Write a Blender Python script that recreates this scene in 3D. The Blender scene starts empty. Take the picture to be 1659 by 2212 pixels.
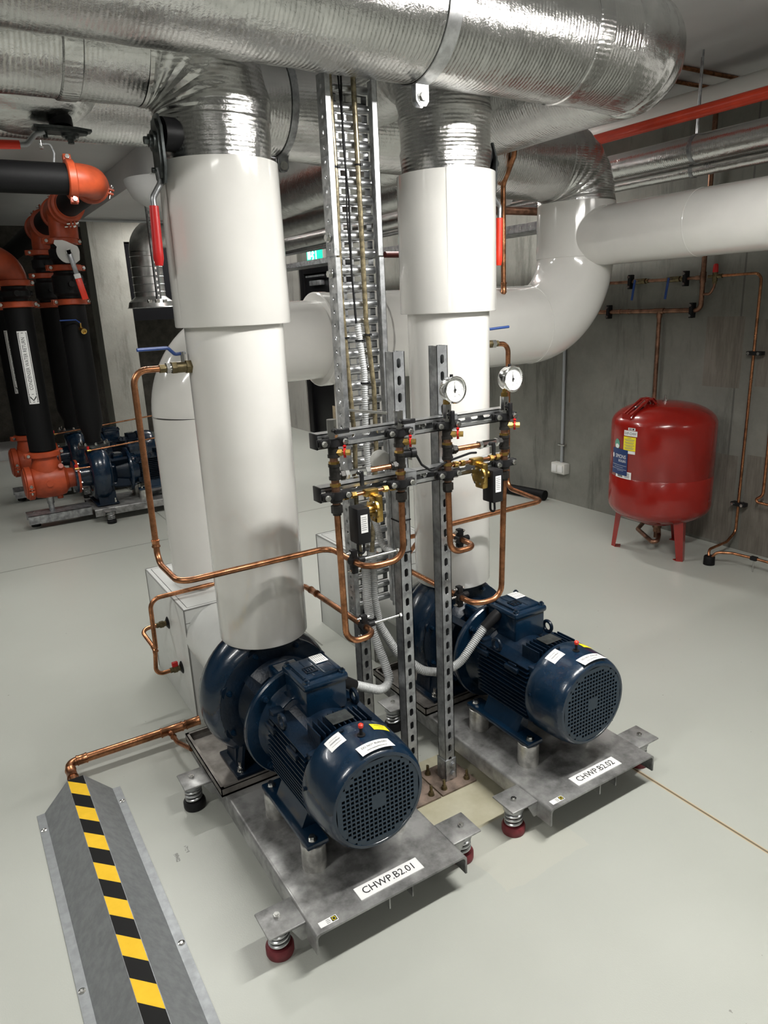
import bpy, bmesh, math, random
from mathutils import Vector as V, Matrix
R = math.radians
scene = bpy.context.scene
col = scene.collection
random.seed(7)

# ------------------------------------------------------------------ materials
def newmat(name):
    m = bpy.data.materials.new(name); m.use_nodes = True
    nt = m.node_tree
    return m, nt, nt.nodes['Principled BSDF']
def noise(nt, scale, detail=4, rough=.55, coord='Object', stretch=None, dist=0):
    tc = nt.nodes.new('ShaderNodeTexCoord'); n = nt.nodes.new('ShaderNodeTexNoise')
    n.inputs['Scale'].default_value = scale; n.inputs['Detail'].default_value = detail
    n.inputs['Roughness'].default_value = rough; n.inputs['Distortion'].default_value = dist
    if stretch:
        mp = nt.nodes.new('ShaderNodeMapping'); mp.inputs['Scale'].default_value = stretch
        nt.links.new(tc.outputs[coord], mp.inputs['Vector']); nt.links.new(mp.outputs[0], n.inputs['Vector'])
    else: nt.links.new(tc.outputs[coord], n.inputs['Vector'])
    return n
def ramp(nt, src, stops):
    r = nt.nodes.new('ShaderNodeValToRGB'); e = r.color_ramp.elements
    e[0].position, e[0].color = stops[0][0], (*stops[0][1], 1)
    e[1].position, e[1].color = stops[-1][0], (*stops[-1][1], 1)
    for p, c in stops[1:-1]:
        x = e.new(p); x.color = (*c, 1)
    nt.links.new(src, r.inputs[0]); return r
def bump(nt, b, src, strength=.2, dist=.01):
    bp = nt.nodes.new('ShaderNodeBump'); bp.inputs['Strength'].default_value = strength
    bp.inputs['Distance'].default_value = dist
    nt.links.new(src, bp.inputs['Height']); nt.links.new(bp.outputs[0], b.inputs['Normal']); return bp
def simple(name, c, rough=.5, metal=0, var=0, vscale=8, bmp=0, bscale=40, coat=0, stretch=None, rvar=0):
    m, nt, b = newmat(name)
    b.inputs['Base Color'].default_value = (*c, 1); b.inputs['Roughness'].default_value = rough
    b.inputs['Metallic'].default_value = metal
    if coat: b.inputs['Coat Weight'].default_value = coat; b.inputs['Coat Roughness'].default_value = .06
    if var:
        n = noise(nt, vscale, 6, .6, stretch=stretch)
        lo = tuple(x*(1-var) for x in c); hi = tuple(min(1, x*(1+var)) for x in c)
        r = ramp(nt, n.outputs['Fac'], [(.37, lo), (.63, hi)]); nt.links.new(r.outputs[0], b.inputs['Base Color'])
        if rvar:
            r2 = ramp(nt, n.outputs['Fac'], [(.3, (rough+rvar,)*3), (.7, (max(.03, rough-rvar),)*3)])
            nt.links.new(r2.outputs[0], b.inputs['Roughness'])
    if bmp:
        n2 = noise(nt, bscale, 3); bump(nt, b, n2.outputs['Fac'], bmp, .004)
    return m
M = {}
M['pvc'] = simple('white_pvc_cladding', (.76,.748,.715), .13, var=.03, vscale=3, bmp=.07, bscale=4, coat=.6)
M['boxwhite'] = simple('white_sheet_box', (.66,.67,.65), .35, var=.04, vscale=5, bmp=.05, bscale=8)
M['seam'] = simple('dark_seam', (.22,.22,.21), .6)
M['galv'] = simple('galvanised_steel', (.36,.37,.38), .42, .75, var=.35, vscale=22, bmp=.08, rvar=.1)
M['galv_bright'] = simple('bright_zinc', (.60,.61,.62), .3, .9, var=.2, vscale=30)
M['galv_tray'] = simple('tray_zinc', (.45,.46,.47), .33, .85, var=.3, vscale=35)
M['zinc_bolt'] = simple('zinc_bolt', (.6,.6,.58), .25, 1)
M['deck'] = simple('galvanised_deck', (.28,.28,.275), .42, .5, var=.55, vscale=9, bmp=.10, bscale=18, rvar=.14)
M['rusty'] = simple('rust_stained_steel', (.20,.15,.12), .6, .4, var=.5, vscale=14, bmp=.2)
M['stainless'] = simple('dull_stainless_tray', (.28,.26,.24), .4, .7, var=.35, vscale=10)
M['alu'] = simple('aluminium_pot', (.62,.61,.58), .35, .9, var=.25, vscale=30)
M['blue'] = simple('navy_blue_enamel', (.003,.016,.037), .24, var=.15, vscale=10, bmp=.12, bscale=60, coat=.3)
M['blue_dark'] = simple('navy_blue_casting', (.0018,.0085,.020), .36, var=.25, vscale=12, bmp=.3, bscale=80)
M['grille_blue'] = simple('grey_blue_grille', (.012,.028,.048), .4, var=.1)
M['black'] = simple('black_plastic', (.012,.012,.013), .45, bmp=.05)
M['blackgloss'] = simple('black_glossy_plastic', (.012,.012,.013), .2)
M['interior_shade'] = simple('painted_interior_shade', (.002,.002,.003), .9)  # near-black colour that stands in for shade inside hollows
M['foam'] = simple('black_foam_lagging', (.005,.005,.0055), .6, bmp=.15, bscale=60)
M['orange'] = simple('orange_enamel', (.40,.062,.020), .42, var=.2, vscale=9, bmp=.12, bscale=50)
M['red'] = simple('red_tank_enamel', (.25,.010,.006), .22, var=.08, vscale=4, bmp=.05, bscale=10, coat=.4)
M['redgrip'] = simple('red_rubber_grip', (.50,.012,.012), .35)
M['redgrip_bright'] = simple('bright_red_grip', (.75,.035,.012), .4)
M['redpaint'] = simple('red_pipe_paint', (.62,.045,.012), .35, var=.1)
M['darkred'] = simple('dark_red_pipe', (.10,.014,.010), .5, var=.2)
M['redcup'] = simple('maroon_rubber', (.16,.018,.025), .55, var=.2, vscale=30)
M['bluegrip'] = simple('blue_lever_grip', (.012,.05,.22), .4)
M['copper'] = simple('copper_tube', (.42,.19,.095), .33, 1, var=.42, vscale=26, rvar=.1)
M['copper_dark'] = simple('aged_copper', (.24,.13,.085), .42, .9, var=.4, vscale=18)
M['brass'] = simple('brass', (.50,.33,.10), .3, 1, var=.3, vscale=30)
M['brass_dark'] = simple('aged_brass', (.16,.13,.07), .45, .9, var=.4, vscale=30)
M['chrome'] = simple('chrome', (.75,.75,.74), .12, 1)
M['white'] = simple('white_label', (.80,.80,.79), .4)
M['offwhite'] = simple('offwhite_plastic', (.66,.66,.62), .4)
M['dial'] = simple('gauge_dial', (.82,.82,.80), .4)
M['ink'] = simple('black_ink', (.012,.012,.012), .5)
M['greyink'] = simple('grey_ink', (.25,.25,.25), .5)
M['yellow'] = simple('yellow_label', (.85,.72,.02), .4)
M['haz_yellow'] = simple('hazard_yellow_tape', (.82,.50,.025), .4, var=.08, vscale=12)
M['haz_black'] = simple('hazard_black_tape', (.013,.013,.013), .35)
M['navylabel'] = simple('navy_label', (.012,.035,.13), .35)
M['greenlabel'] = simple('green_label', (.10,.30,.22), .4)
M['labelgreen'] = simple('label_border_green', (.01,.09,.05), .4)
M['conduit'] = simple('grey_flexible_conduit', (.47,.48,.48), .4)
M['conduit_grey'] = simple('grey_rigid_conduit', (.34,.36,.37), .4)
M['cable_tan'] = simple('clear_sheathed_cable', (.24,.20,.12), .25, .4, var=.45, vscale=60, coat=.5)
M['valvegrey'] = simple('dark_valve_metal', (.10,.11,.11), .35, .8, var=.4, vscale=25)
M['blackiron'] = simple('blackened_fitting', (.030,.028,.026), .42, .6, var=.4, vscale=40)
M['lever'] = simple('zinc_lever', (.33,.34,.35), .35, .9, var=.2, vscale=20)
M['duct'] = simple('spiral_duct', (.42,.42,.41), .35, .9, var=.25, vscale=8)
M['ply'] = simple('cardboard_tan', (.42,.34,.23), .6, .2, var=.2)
M['door'] = simple('black_door_paint', (.006,.006,.007), .4)
M['mist'] = simple('white_housing', (.75,.75,.73), .4)

M['blue_dark'].node_tree.nodes['Principled BSDF'].inputs['Specular IOR Level'].default_value = .35
for q_ in ('foam','black','haz_black','interior_shade','door'):
    M[q_].node_tree.nodes['Principled BSDF'].inputs['Specular IOR Level'].default_value = .18
def foil(name, stretch, axis):
    m, nt, b = newmat(name)
    b.inputs['Metallic'].default_value = 1; b.inputs['Roughness'].default_value = .2
    n1 = noise(nt, 5, 5, .6, stretch=stretch, dist=.6)
    r = ramp(nt, n1.outputs['Fac'], [(.3, (.52,.52,.51)), (.7, (.74,.74,.73))]); nt.links.new(r.outputs[0], b.inputs['Base Color'])
    r2 = ramp(nt, n1.outputs['Fac'], [(.3, (.26,)*3), (.7, (.14,)*3)]); nt.links.new(r2.outputs[0], b.inputs['Roughness'])
    tc = nt.nodes.new('ShaderNodeTexCoord')
    w = nt.nodes.new('ShaderNodeTexWave'); w.wave_type = 'BANDS'; w.bands_direction = axis
    w.inputs['Scale'].default_value = 26; w.inputs['Distortion'].default_value = .5; w.inputs['Detail'].default_value = 2
    nt.links.new(tc.outputs['Object'], w.inputs['Vector'])
    n2 = noise(nt, 20, 6, .72, dist=.25)
    n3 = noise(nt, 4.2, 4, .6, dist=.2)
    b1 = nt.nodes.new('ShaderNodeBump'); b1.inputs['Strength'].default_value = .75; b1.inputs['Distance'].default_value = .012
    nt.links.new(n3.outputs['Fac'], b1.inputs['Height'])
    b2 = nt.nodes.new('ShaderNodeBump'); b2.inputs['Strength'].default_value = .45; b2.inputs['Distance'].default_value = .006
    nt.links.new(n2.outputs['Fac'], b2.inputs['Height']); nt.links.new(b1.outputs[0], b2.inputs['Normal'])
    b3 = nt.nodes.new('ShaderNodeBump'); b3.inputs['Strength'].default_value = .28; b3.inputs['Distance'].default_value = .0014
    nt.links.new(w.outputs['Fac'], b3.inputs['Height']); nt.links.new(b2.outputs[0], b3.inputs['Normal'])
    nt.links.new(b3.outputs[0], b.inputs['Normal'])
    return m
M['foil_x'] = foil('foil_lagging_x', (.35,1,1), 'X')
M['foil_y'] = foil('foil_lagging_y', (1,.35,1), 'Y')
M['foil_z'] = foil('foil_lagging_z', (1,1,.8), 'Z')
def emis(name, c, s):
    m, nt, b = newmat(name); b.inputs['Base Color'].default_value = (*c, 1)
    b.inputs['Emission Color'].default_value = (*c, 1); b.inputs['Emission Strength'].default_value = s; return m
M['exitgreen'] = emis('exit_green', (.0,.55,.36), 1.1)
M['exitwhite'] = emis('exit_white', (.8,1,.95), 1.3)
M['tube'] = emis('tube_diffuser', (1,.98,.94), 12)
M['tube_bright'] = emis('tube_diffuser_near', (1,.98,.94), 60)

def mathn(nt, op, a, b=None, clamp=False):
    n = nt.nodes.new('ShaderNodeMath'); n.operation = op; n.use_clamp = clamp
    for i, x in enumerate((a, b)):
        if x is None: continue
        if isinstance(x, (int, float)): n.inputs[i].default_value = x
        else: nt.links.new(x, n.inputs[i])
    return n.outputs[0]
def band(nt, v, c, w):     # 1 where |v-c|<w
    return mathn(nt, 'LESS_THAN', mathn(nt, 'ABSOLUTE', mathn(nt, 'SUBTRACT', v, c)), w)
def mixc(nt, f, a, b):
    n = nt.nodes.new('ShaderNodeMix'); n.data_type = 'RGBA'
    if isinstance(f, (int, float)): n.inputs[0].default_value = f
    else: nt.links.new(f, n.inputs[0])
    for i, x in ((6, a), (7, b)):
        if isinstance(x, tuple): n.inputs[i].default_value = (*x, 1)
        else: nt.links.new(x, n.inputs[i])
    return n.outputs[2]
def floor_mat():
    m, nt, b = newmat('grey_green_epoxy_floor')
    n1 = noise(nt, .8, 5, .55); n2 = noise(nt, 260, 2, .5)
    c = ramp(nt, n1.outputs['Fac'], [(.3, (.405,.418,.378)), (.7, (.45,.463,.423))])
    tc = nt.nodes.new('ShaderNodeTexCoord'); sx = nt.nodes.new('ShaderNodeSeparateXYZ'); nt.links.new(tc.outputs['Object'], sx.inputs[0])
    x, y = sx.outputs[0], sx.outputs[1]
    n4 = noise(nt, 9, 4, .6); wob = mathn(nt, 'MULTIPLY', mathn(nt, 'SUBTRACT', n4.outputs['Fac'], .5), .05)
    px = mathn(nt, 'ADD', x, wob)
    # unpainted tan screed patch round the post plates
    patch = mathn(nt, 'MULTIPLY', band(nt, x, 1.27, .225), band(nt, y, 1.72, .20))
    n5 = noise(nt, 6, 5, .6); pc = ramp(nt, n5.outputs['Fac'], [(.3, (.36,.33,.22)), (.7, (.52,.50,.38))])
    o = mixc(nt, patch, c.outputs[0], pc.outputs[0])
    # worn halo in front of the patch
    halo = mathn(nt, 'MULTIPLY', band(nt, px, 1.30, .17), band(nt, mathn(nt, 'ADD', y, wob), 1.40, .13))
    o = mixc(nt, mathn(nt, 'MULTIPLY', halo, .22), o, (.54,.52,.43))
    # saw cut (along y) and expansion joint (along x)
    cut = mathn(nt, 'MULTIPLY', band(nt, x, 1.884, .0035), mathn(nt, 'LESS_THAN', y, 1.75))
    edge = mathn(nt, 'MULTIPLY', band(nt, x, 1.884, .0075), mathn(nt, 'LESS_THAN', y, 1.75))
    o = mixc(nt, edge, o, (.50,.40,.26)); o = mixc(nt, cut, o, (.16,.13,.09))
    j = band(nt, y, 5.322, .006)
    o = mixc(nt, mathn(nt, 'MULTIPLY', j, .75), o, (.12,.12,.10))
    j2 = mathn(nt, 'MULTIPLY', band(nt, x, 1.42, .005), mathn(nt, 'GREATER_THAN', y, 3.0))
    o = mixc(nt, mathn(nt, 'MULTIPLY', j2, .7), o, (.12,.12,.10))
    # small dark specks and scuffs
    sp = noise(nt, 38, 2, .5); s = mathn(nt, 'GREATER_THAN', sp.outputs['Fac'], .775)
    o = mixc(nt, mathn(nt, 'MULTIPLY', s, .6), o, (.14,.13,.11))
    # three boot scuffs
    for cx, cy, wx, wy in ((.408,1.985,.006,.016), (.370,1.965,.006,.020)):
        f = mathn(nt, 'MULTIPLY', band(nt, px, cx, wx), band(nt, mathn(nt, 'ADD', y, wob), cy, wy))
        f = mathn(nt, 'MULTIPLY', f, mathn(nt, 'GREATER_THAN', noise(nt, 120, 3).outputs['Fac'], .47))
        o = mixc(nt, mathn(nt, 'MULTIPLY', f, .7), o, (.12,.12,.11))
    nt.links.new(o, b.inputs['Base Color'])
    r = ramp(nt, n1.outputs['Fac'], [(.3, (.30,)*3), (.7, (.40,)*3)]); nt.links.new(r.outputs[0], b.inputs['Roughness'])
    bump(nt, b, n2.outputs['Fac'], .22, .0012)
    return m
M['floor'] = floor_mat()
def concrete(name, lo, hi, panels=False, rough=.8, bs=.25, scale=1.3):
    m, nt, b = newmat(name)
    n1 = noise(nt, scale, 9, .68); n2 = noise(nt, 5, 7, .75, stretch=(1,1,.15)); n3 = noise(nt, 45, 4)
    c = ramp(nt, n1.outputs['Fac'], [(.3, lo), (.7, hi)]); o = c.outputs[0]
    st = ramp(nt, n2.outputs['Fac'], [(.36, (0,0,0)), (.46, (1,1,1))])
    o = mixc(nt, .7, o, mixc(nt, st.outputs[0], tuple(x*.72 for x in lo), o))
    if panels:
        tc = nt.nodes.new('ShaderNodeTexCoord'); sx = nt.nodes.new('ShaderNodeSeparateXYZ'); nt.links.new(tc.outputs['Object'], sx.inputs[0])
        y, z = sx.outputs[1], sx.outputs[2]
        for yy in (2.70, 6.0): o = mixc(nt, mathn(nt, 'MULTIPLY', band(nt, y, yy, .006), .6), o, (.05,.05,.045))
        n6 = noise(nt, 9, 5, .7, stretch=(1,5,.5))
        rr = ramp(nt, n6.outputs['Fac'], [(.35, (.10,.085,.065)), (.65, (.19,.165,.14))])
        for cy, cz, wy, wz in ((2.80,1.27,.13,.22), (2.42,1.27,.15,.20), (2.83,.32,.2,.30), (2.35,.32,.22,.32)):
            o = mixc(nt, mathn(nt, 'MULTIPLY', mathn(nt, 'MULTIPLY', band(nt, y, cy, wy), band(nt, z, cz, wz)), .7), o, rr.outputs[0])
    nt.links.new(o, b.inputs['Base Color']); b.inputs['Roughness'].default_value = rough
    bump(nt, b, n3.outputs['Fac'], bs, .006)
    return m
M['concrete'] = concrete('board_marked_concrete', (.13,.13,.112), (.25,.25,.222), True)
M['pillarc'] = concrete('pale_column_concrete', (.24,.235,.205), (.36,.355,.32))
M['shot'] = concrete('dark_rough_wall', (.035,.031,.026), (.10,.09,.075), bs=1, scale=9)
M['block'] = concrete('pale_blockwork', (.34,.33,.30), (.44,.43,.40), bs=.1)
M['ceil'] = simple('white_painted_ceiling', (.58,.58,.58), .75, var=.05, vscale=1.2, bmp=.12, bscale=60)
M['paintwall'] = simple('painted_wall', (.16,.16,.15), .8, var=.3, vscale=1.5)

# ------------------------------------------------------------------ mesh builder
def perp(a):
    a = a.normalized(); t = V((0,0,1)) if abs(a.z) < .9 else V((1,0,0))
    u = a.cross(t).normalized(); return u, a.cross(u).normalized()
def fillet(pts, rad, n=7):
    pts = [V(p) for p in pts]; out = [pts[0]]
    for i in range(1, len(pts)-1):
        a, b, c = pts[i-1], pts[i], pts[i+1]
        d1, d2 = (a-b), (c-b); l1, l2 = d1.length, d2.length
        d1.normalize(); d2.normalize(); ang = d1.angle(d2)
        if ang > 3.05: out.append(b); continue
        t = min(rad/math.tan(ang/2), l1*.49, l2*.49); rr = t*math.tan(ang/2)
        cen = b+(d1+d2).normalized()*(rr/math.sin(ang/2))
        s, e = (b+d1*t)-cen, (b+d2*t)-cen
        for k in range(n+1):
            a_ = s.angle(e); q = k/n; out.append(cen+(s*math.sin((1-q)*a_)+e*math.sin(q*a_))/math.sin(a_) if a_ > 1e-3 else cen+s)
    out.append(pts[-1]); return out
def resample(p, step):
    out = [p[0]]; acc = 0
    for a, b in zip(p, p[1:]):
        l = (b-a).length; k = max(1, int(round(l/step)))
        for i in range(1, k+1): out.append(a.lerp(b, i/k))
    return out
class MB:
    def __init__(s): s.bm = bmesh.new()
    def box(s, x0, x1, y0, y1, z0, z1, bev=0, mat=None, T=None):
        vs = [s.bm.verts.new((x, y, z)) for x in (x0, x1) for y in (y0, y1) for z in (z0, z1)]
        F = [s.bm.faces.new([vs[i] for i in f]) for f in ((0,1,3,2),(4,6,7,5),(0,4,5,1),(2,3,7,6),(0,2,6,4),(1,5,7,3))]
        if bev:
            es = {e for f in F for e in f.edges}
            r = bmesh.ops.bevel(s.bm, geom=list(es), offset=bev, segments=2, affect='EDGES', profile=.5)
            vs = list({v for f in r['faces'] for v in f.verts} | {v for v in vs if v.is_valid})
        if T:
            for v in vs: v.co = T @ v.co
        return s
    def cyl(s, a, b, r, r2=None, n=24, cap=True, ph=0):
        a, b = V(a), V(b); r2 = r if r2 is None else r2; u, w = perp(b-a)
        A = [s.bm.verts.new(a+(u*math.cos(t)+w*math.sin(t))*r) for t in [ph+2*math.pi*i/n for i in range(n)]]
        B = [s.bm.verts.new(b+(u*math.cos(t)+w*math.sin(t))*r2) for t in [ph+2*math.pi*i/n for i in range(n)]]
        for i in range(n): s.bm.faces.new((A[i], A[(i+1)%n], B[(i+1)%n], B[i]))
        if cap: s.bm.faces.new(A[::-1]); s.bm.faces.new(B)
        return s
    def hexa(s, a, b, r): return s.cyl(a, b, r, n=6)
    def lathe(s, o, ax, prof, n=48, cap=True):
        o = V(o); ax = V(ax).normalized(); u, w = perp(ax); rings = []
        for r, h in prof:
            rings.append([s.bm.verts.new(o+ax*h+(u*math.cos(2*math.pi*i/n)+w*math.sin(2*math.pi*i/n))*max(r, 1e-5)) for i in range(n)])
        for A, B in zip(rings, rings[1:]):
            for i in range(n): s.bm.faces.new((A[i], A[(i+1)%n], B[(i+1)%n], B[i]))
        if cap: s.bm.faces.new(rings[0][::-1]); s.bm.faces.new(rings[-1])
        return s
    def sweep(s, path, r, n=16, cap=True):
        path = [V(p) for p in path]; rr = r if callable(r) else (lambda i, k: r)
        T = []
        for i in range(len(path)):
            a = path[max(0, i-1)]; b = path[min(len(path)-1, i+1)]; T.append((b-a).normalized())
        u, w = perp(T[0]); rings = []
        for i, p in enumerate(path):
            if i: u = (u-T[i]*u.dot(T[i])).normalized(); w = T[i].cross(u)
            q = rr(i, len(path))
            rings.append([s.bm.verts.new(p+(u*math.cos(2*math.pi*k/n)+w*math.sin(2*math.pi*k/n))*q) for k in range(n)])
        for A, B in zip(rings, rings[1:]):
            for k in range(n): s.bm.faces.new((A[k], A[(k+1)%n], B[(k+1)%n], B[k]))
        if cap: s.bm.faces.new(rings[0][::-1]); s.bm.faces.new(rings[-1])
        return s
    def tube(s, pts, r, fil=.03, n=12, seg=6): return s.sweep(fillet(pts, fil, seg), r, n)
    def prism(s, poly, d0, d1, f):      # poly 2D, f(u,v,d)->3D
        A = [s.bm.verts.new(f(u, v, d0)) for u, v in poly]; B = [s.bm.verts.new(f(u, v, d1)) for u, v in poly]
        n = len(poly)
        for i in range(n): s.bm.faces.new((A[i], A[(i+1)%n], B[(i+1)%n], B[i]))
        s.bm.faces.new(A[::-1]); s.bm.faces.new(B); return s
    def slotted(s, o, u, v, w, length, pitch, sw, sl, thick=.0025, first=None, n=16):
        # flat plate from o, width w along u, length along v, with slots sw x sl centred every pitch
        o, u, v = V(o), V(u).normalized(), V(v).normalized(); nn = u.cross(v)
        first = pitch/2 if first is None else first
        k = int((length-first+pitch/2)//pitch); base = first-pitch/2
        def quad(a0, a1, b0, b1):
            for t in (0, -thick):
                s.bm.faces.new([s.bm.verts.new(o+u*a+v*b+nn*t) for a, b in ((a0,b0),(a1,b0),(a1,b1),(a0,b1))])
        if base > 1e-4: quad(0, w, 0, base)
        end = base+k*pitch
        if length-end > 1e-4: quad(0, w, end, length)
        for c in range(k):
            cy = base+pitch*(c+.5); cx = w/2
            inn, out = [], []
            for i in range(n):
                t = 2*math.pi*(i+.5)/n; ct, st = math.cos(t), math.sin(t)
                # stadium
                rr = min(sw, sl)/2; ex, ey = max(0, sw/2-rr), max(0, sl/2-rr)
                inn.append((cx+rr*ct+(ex if ct > 0 else -ex), cy+rr*st+(ey if st > 0 else -ey)))
                q = 1/max(abs(ct), abs(st)); out.append((cx+w/2*max(-1, min(1, ct*q)), cy+pitch/2*max(-1, min(1, st*q))))
            # snap the outer samples that straddle the corners
            for t in (0, -thick):
                I = [s.bm.verts.new(o+u*a+v*b+nn*t) for a, b in inn]; O = [s.bm.verts.new(o+u*a+v*b+nn*t) for a, b in out]
                for i in range(n): s.bm.faces.new((O[i], O[(i+1)%n], I[(i+1)%n], I[i]))
                for sx, sy in ((1,1),(-1,1),(-1,-1),(1,-1)):   # corner triangles
                    cc = V((cx+sx*w/2, cy+sy*pitch/2)); i = {(1,1):n//8-1, (-1,1):3*n//8-1, (-1,-1):5*n//8-1, (1,-1):7*n//8-1}[(sx,sy)]
                    C = s.bm.verts.new(o+u*cc.x+v*cc.y+nn*t); s.bm.faces.new((O[i], C, O[(i+1)%n]))
                if t == 0: I0 = I
            for i in range(n): s.bm.faces.new((I0[i], I0[(i+1)%n], I[(i+1)%n], I[i]))
        return s
    def patch(s, f, nu=8, nv=1):
        g = [[s.bm.verts.new(f(i/nu, j/nv)) for j in range(nv+1)] for i in range(nu+1)]
        for i in range(nu):
            for j in range(nv): s.bm.faces.new((g[i][j], g[i+1][j], g[i+1][j+1], g[i][j+1]))
        return s
    def build(s, name, mat, parent=None, ang=38, doubles=False, recalc=True):
        if doubles: bmesh.ops.remove_doubles(s.bm, verts=s.bm.verts, dist=1e-5)
        if recalc: bmesh.ops.recalc_face_normals(s.bm, faces=s.bm.faces)
        me = bpy.data.meshes.new(name); s.bm.to_mesh(me); s.bm.free()
        me.materials.append(M[mat]); me.shade_smooth(); me.set_sharp_from_angle(angle=R(ang))
        o = bpy.data.objects.new(name, me); col.objects.link(o)
        if parent: o.parent = parent
        return o
def tag(o, label=None, cat=None, group=None, kind=None):
    if label: o['label'] = label
    if cat: o['category'] = cat
    if group: o['group'] = group
    if kind: o['kind'] = kind
    return o
def empty(name, loc=(0,0,0), rz=0, label=None, cat=None, group=None):
    o = bpy.data.objects.new(name, None); o.location = loc; o.rotation_euler = (0,0,rz); o.empty_display_size = .05
    col.objects.link(o); return tag(o, label, cat, group)
def kids(o): return [c for c in bpy.data.objects if c.parent == o]
def copy_tree(o, parent=None):
    c = o.copy(); col.objects.link(c)
    if parent: c.parent = parent
    for ch in kids(o): copy_tree(ch, c)
    return c
_font = {}
def text2d(txt, size, narrow=1.0):
    cu = bpy.data.curves.new('t', 'FONT'); cu.body = txt; cu.size = size; cu.align_x = 'CENTER'; cu.align_y = 'CENTER'
    cu.resolution_u = 3
    ob = bpy.data.objects.new('t', cu); col.objects.link(ob)
    dg = bpy.context.evaluated_depsgraph_get(); dg.update()
    me = bpy.data.meshes.new_from_object(ob.evaluated_get(dg))
    vs = [(v.co.x*narrow, v.co.y) for v in me.vertices]; fs = [tuple(p.vertices) for p in me.polygons]
    bpy.data.objects.remove(ob); bpy.data.curves.remove(cu); bpy.data.meshes.remove(me)
    return vs, fs
def lettering(mb, txt, size, f, narrow=1.0):    # f(x,y)->3D
    vs, fs = text2d(txt, size, narrow); V_ = [mb.bm.verts.new(f(x, y)) for x, y in vs]
    for q in fs:
        try: mb.bm.faces.new([V_[i] for i in q])
        except ValueError: pass
    return mb
def plane_map(o, u, v, off=.0006):
    o, u, v = V(o), V(u).normalized(), V(v).normalized(); n = u.cross(v)*off
    return lambda x, y: o+u*x+v*y+n
def card(name, mat, o, u, v, w, h, parent, th=.0012, bev=0):
    o, u, v = V(o), V(u).normalized(), V(v).normalized(); n = u.cross(v)
    mb = MB(); mb.prism([(-w/2,-h/2),(w/2,-h/2),(w/2,h/2),(-w/2,h/2)], 0, th, lambda a, b, d: o+u*a+v*b+n*d)
    return mb.build(name, mat, parent)
# ------------------------------------------------------------------ the room
def structure(name, mat, *boxes):
    mb = MB()
    for b in boxes: mb.box(*b)
    return tag(mb.build(name, mat), kind='structure')
CEIL = 2.83
structure('floor', 'floor', (-3.2, 4.5, -2.7, 11.2, -.1, 0))
structure('ceiling', 'ceil', (-3.2, 4.5, -2.7, 11.2, CEIL, CEIL+.1))
structure('wall_right', 'concrete', (4.28, 4.45, -2.7, 7.46, 0, CEIL), (4.28, 4.45, 7.46, 8.95, 2.17, CEIL))
structure('wall_right_far', 'block', (4.28, 4.45, 8.95, 10.75, 0, CEIL))
structure('wall_back', 'shot', (-3.2, 4.45, 10.75, 10.95, 0, CEIL))
structure('wall_left', 'paintwall', (-3.15, -3.0, -2.7, 10.9, 0, CEIL))
structure('wall_front', 'paintwall', (-3.1, 4.4, -2.65, -2.5, 0, CEIL))
structure('trim_1', 'pillarc', (1.80, 2.19, 9.3, 9.7, 0, CEIL-.001))                 # column
structure('trim_2', 'ceil', (1.536, 2.9, 3.9, 8.3, 2.613, CEIL-.001))                # boxed downstand
structure('trim_3', 'pillarc', (2.19, 4.27, 9.4, 9.7, 2.52, CEIL-.001))              # lintel beside the column
structure('trim_4', 'ceil', (-3, 1.0, 9.9, 10.7, 0, .12))                            # plinth at the back
# door in the right wall
d = empty('door_1', (4.33, 8.2, 0)); d['kind'] = 'structure'
MB().box(0, .05, -.62, .62, .01, 2.08, .004).build('door_leaf', 'door', d)
mb = MB(); mb.box(-.035, .06, -.75, -.62, 0, 2.17, .003); mb.box(-.035, .06, .62, .75, 0, 2.17, .003); mb.box(-.035, .06, -.62, .62, 2.08, 2.17, .003)
mb.build('door_frame', 'door', d)
mb = MB(); mb.box(-.06, 0, .1, .42, 1.93, 1.99, .006); mb.box(-.09, -.05, .0, .45, 2.03, 2.05); mb.build('door_closer', 'galv', d)
MB().box(-.004, 0, -.45, .1, .12, .42).build('kick_plate', 'ply', d)
# exit sign on the right wall over the door
e = empty('exit_sign', (4.28, 8.33, 2.29), 0, 'green and white illuminated exit sign with running figure above the black door', 'exit sign')
MB().box(-.05, -.001, -.22, .22, -.09, .09, .006).build('housing', 'offwhite', e)
MB().box(-.056, -.051, -.21, .21, -.08, .08).build('face', 'exitgreen', e)
mb = MB(); P = lambda a, b, r=.012: mb.cyl((-.058, a[0], a[1]), (-.058, b[0], b[1]), r, n=8)
mb.cyl((-.061,.03,.052), (-.057,.03,.052), .014); P((.03,.035),(.045,0)); P((.045,0),(.075,-.02),.01); P((.045,0),(.02,-.035),.01); P((.02,-.035),(.045,-.06),.01); P((.03,.03),(0,.012),.008); P((.03,.03),(.065,.02),.008)
mb.box(-.061, -.057, -.06, -.04, -.065, .065); mb.build('pictogram', 'exitwhite', e)
MB().box(-.0595, -.0575, .10, .18, -.05, .05).build('arrow_panel', 'exitwhite', e)

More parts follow.
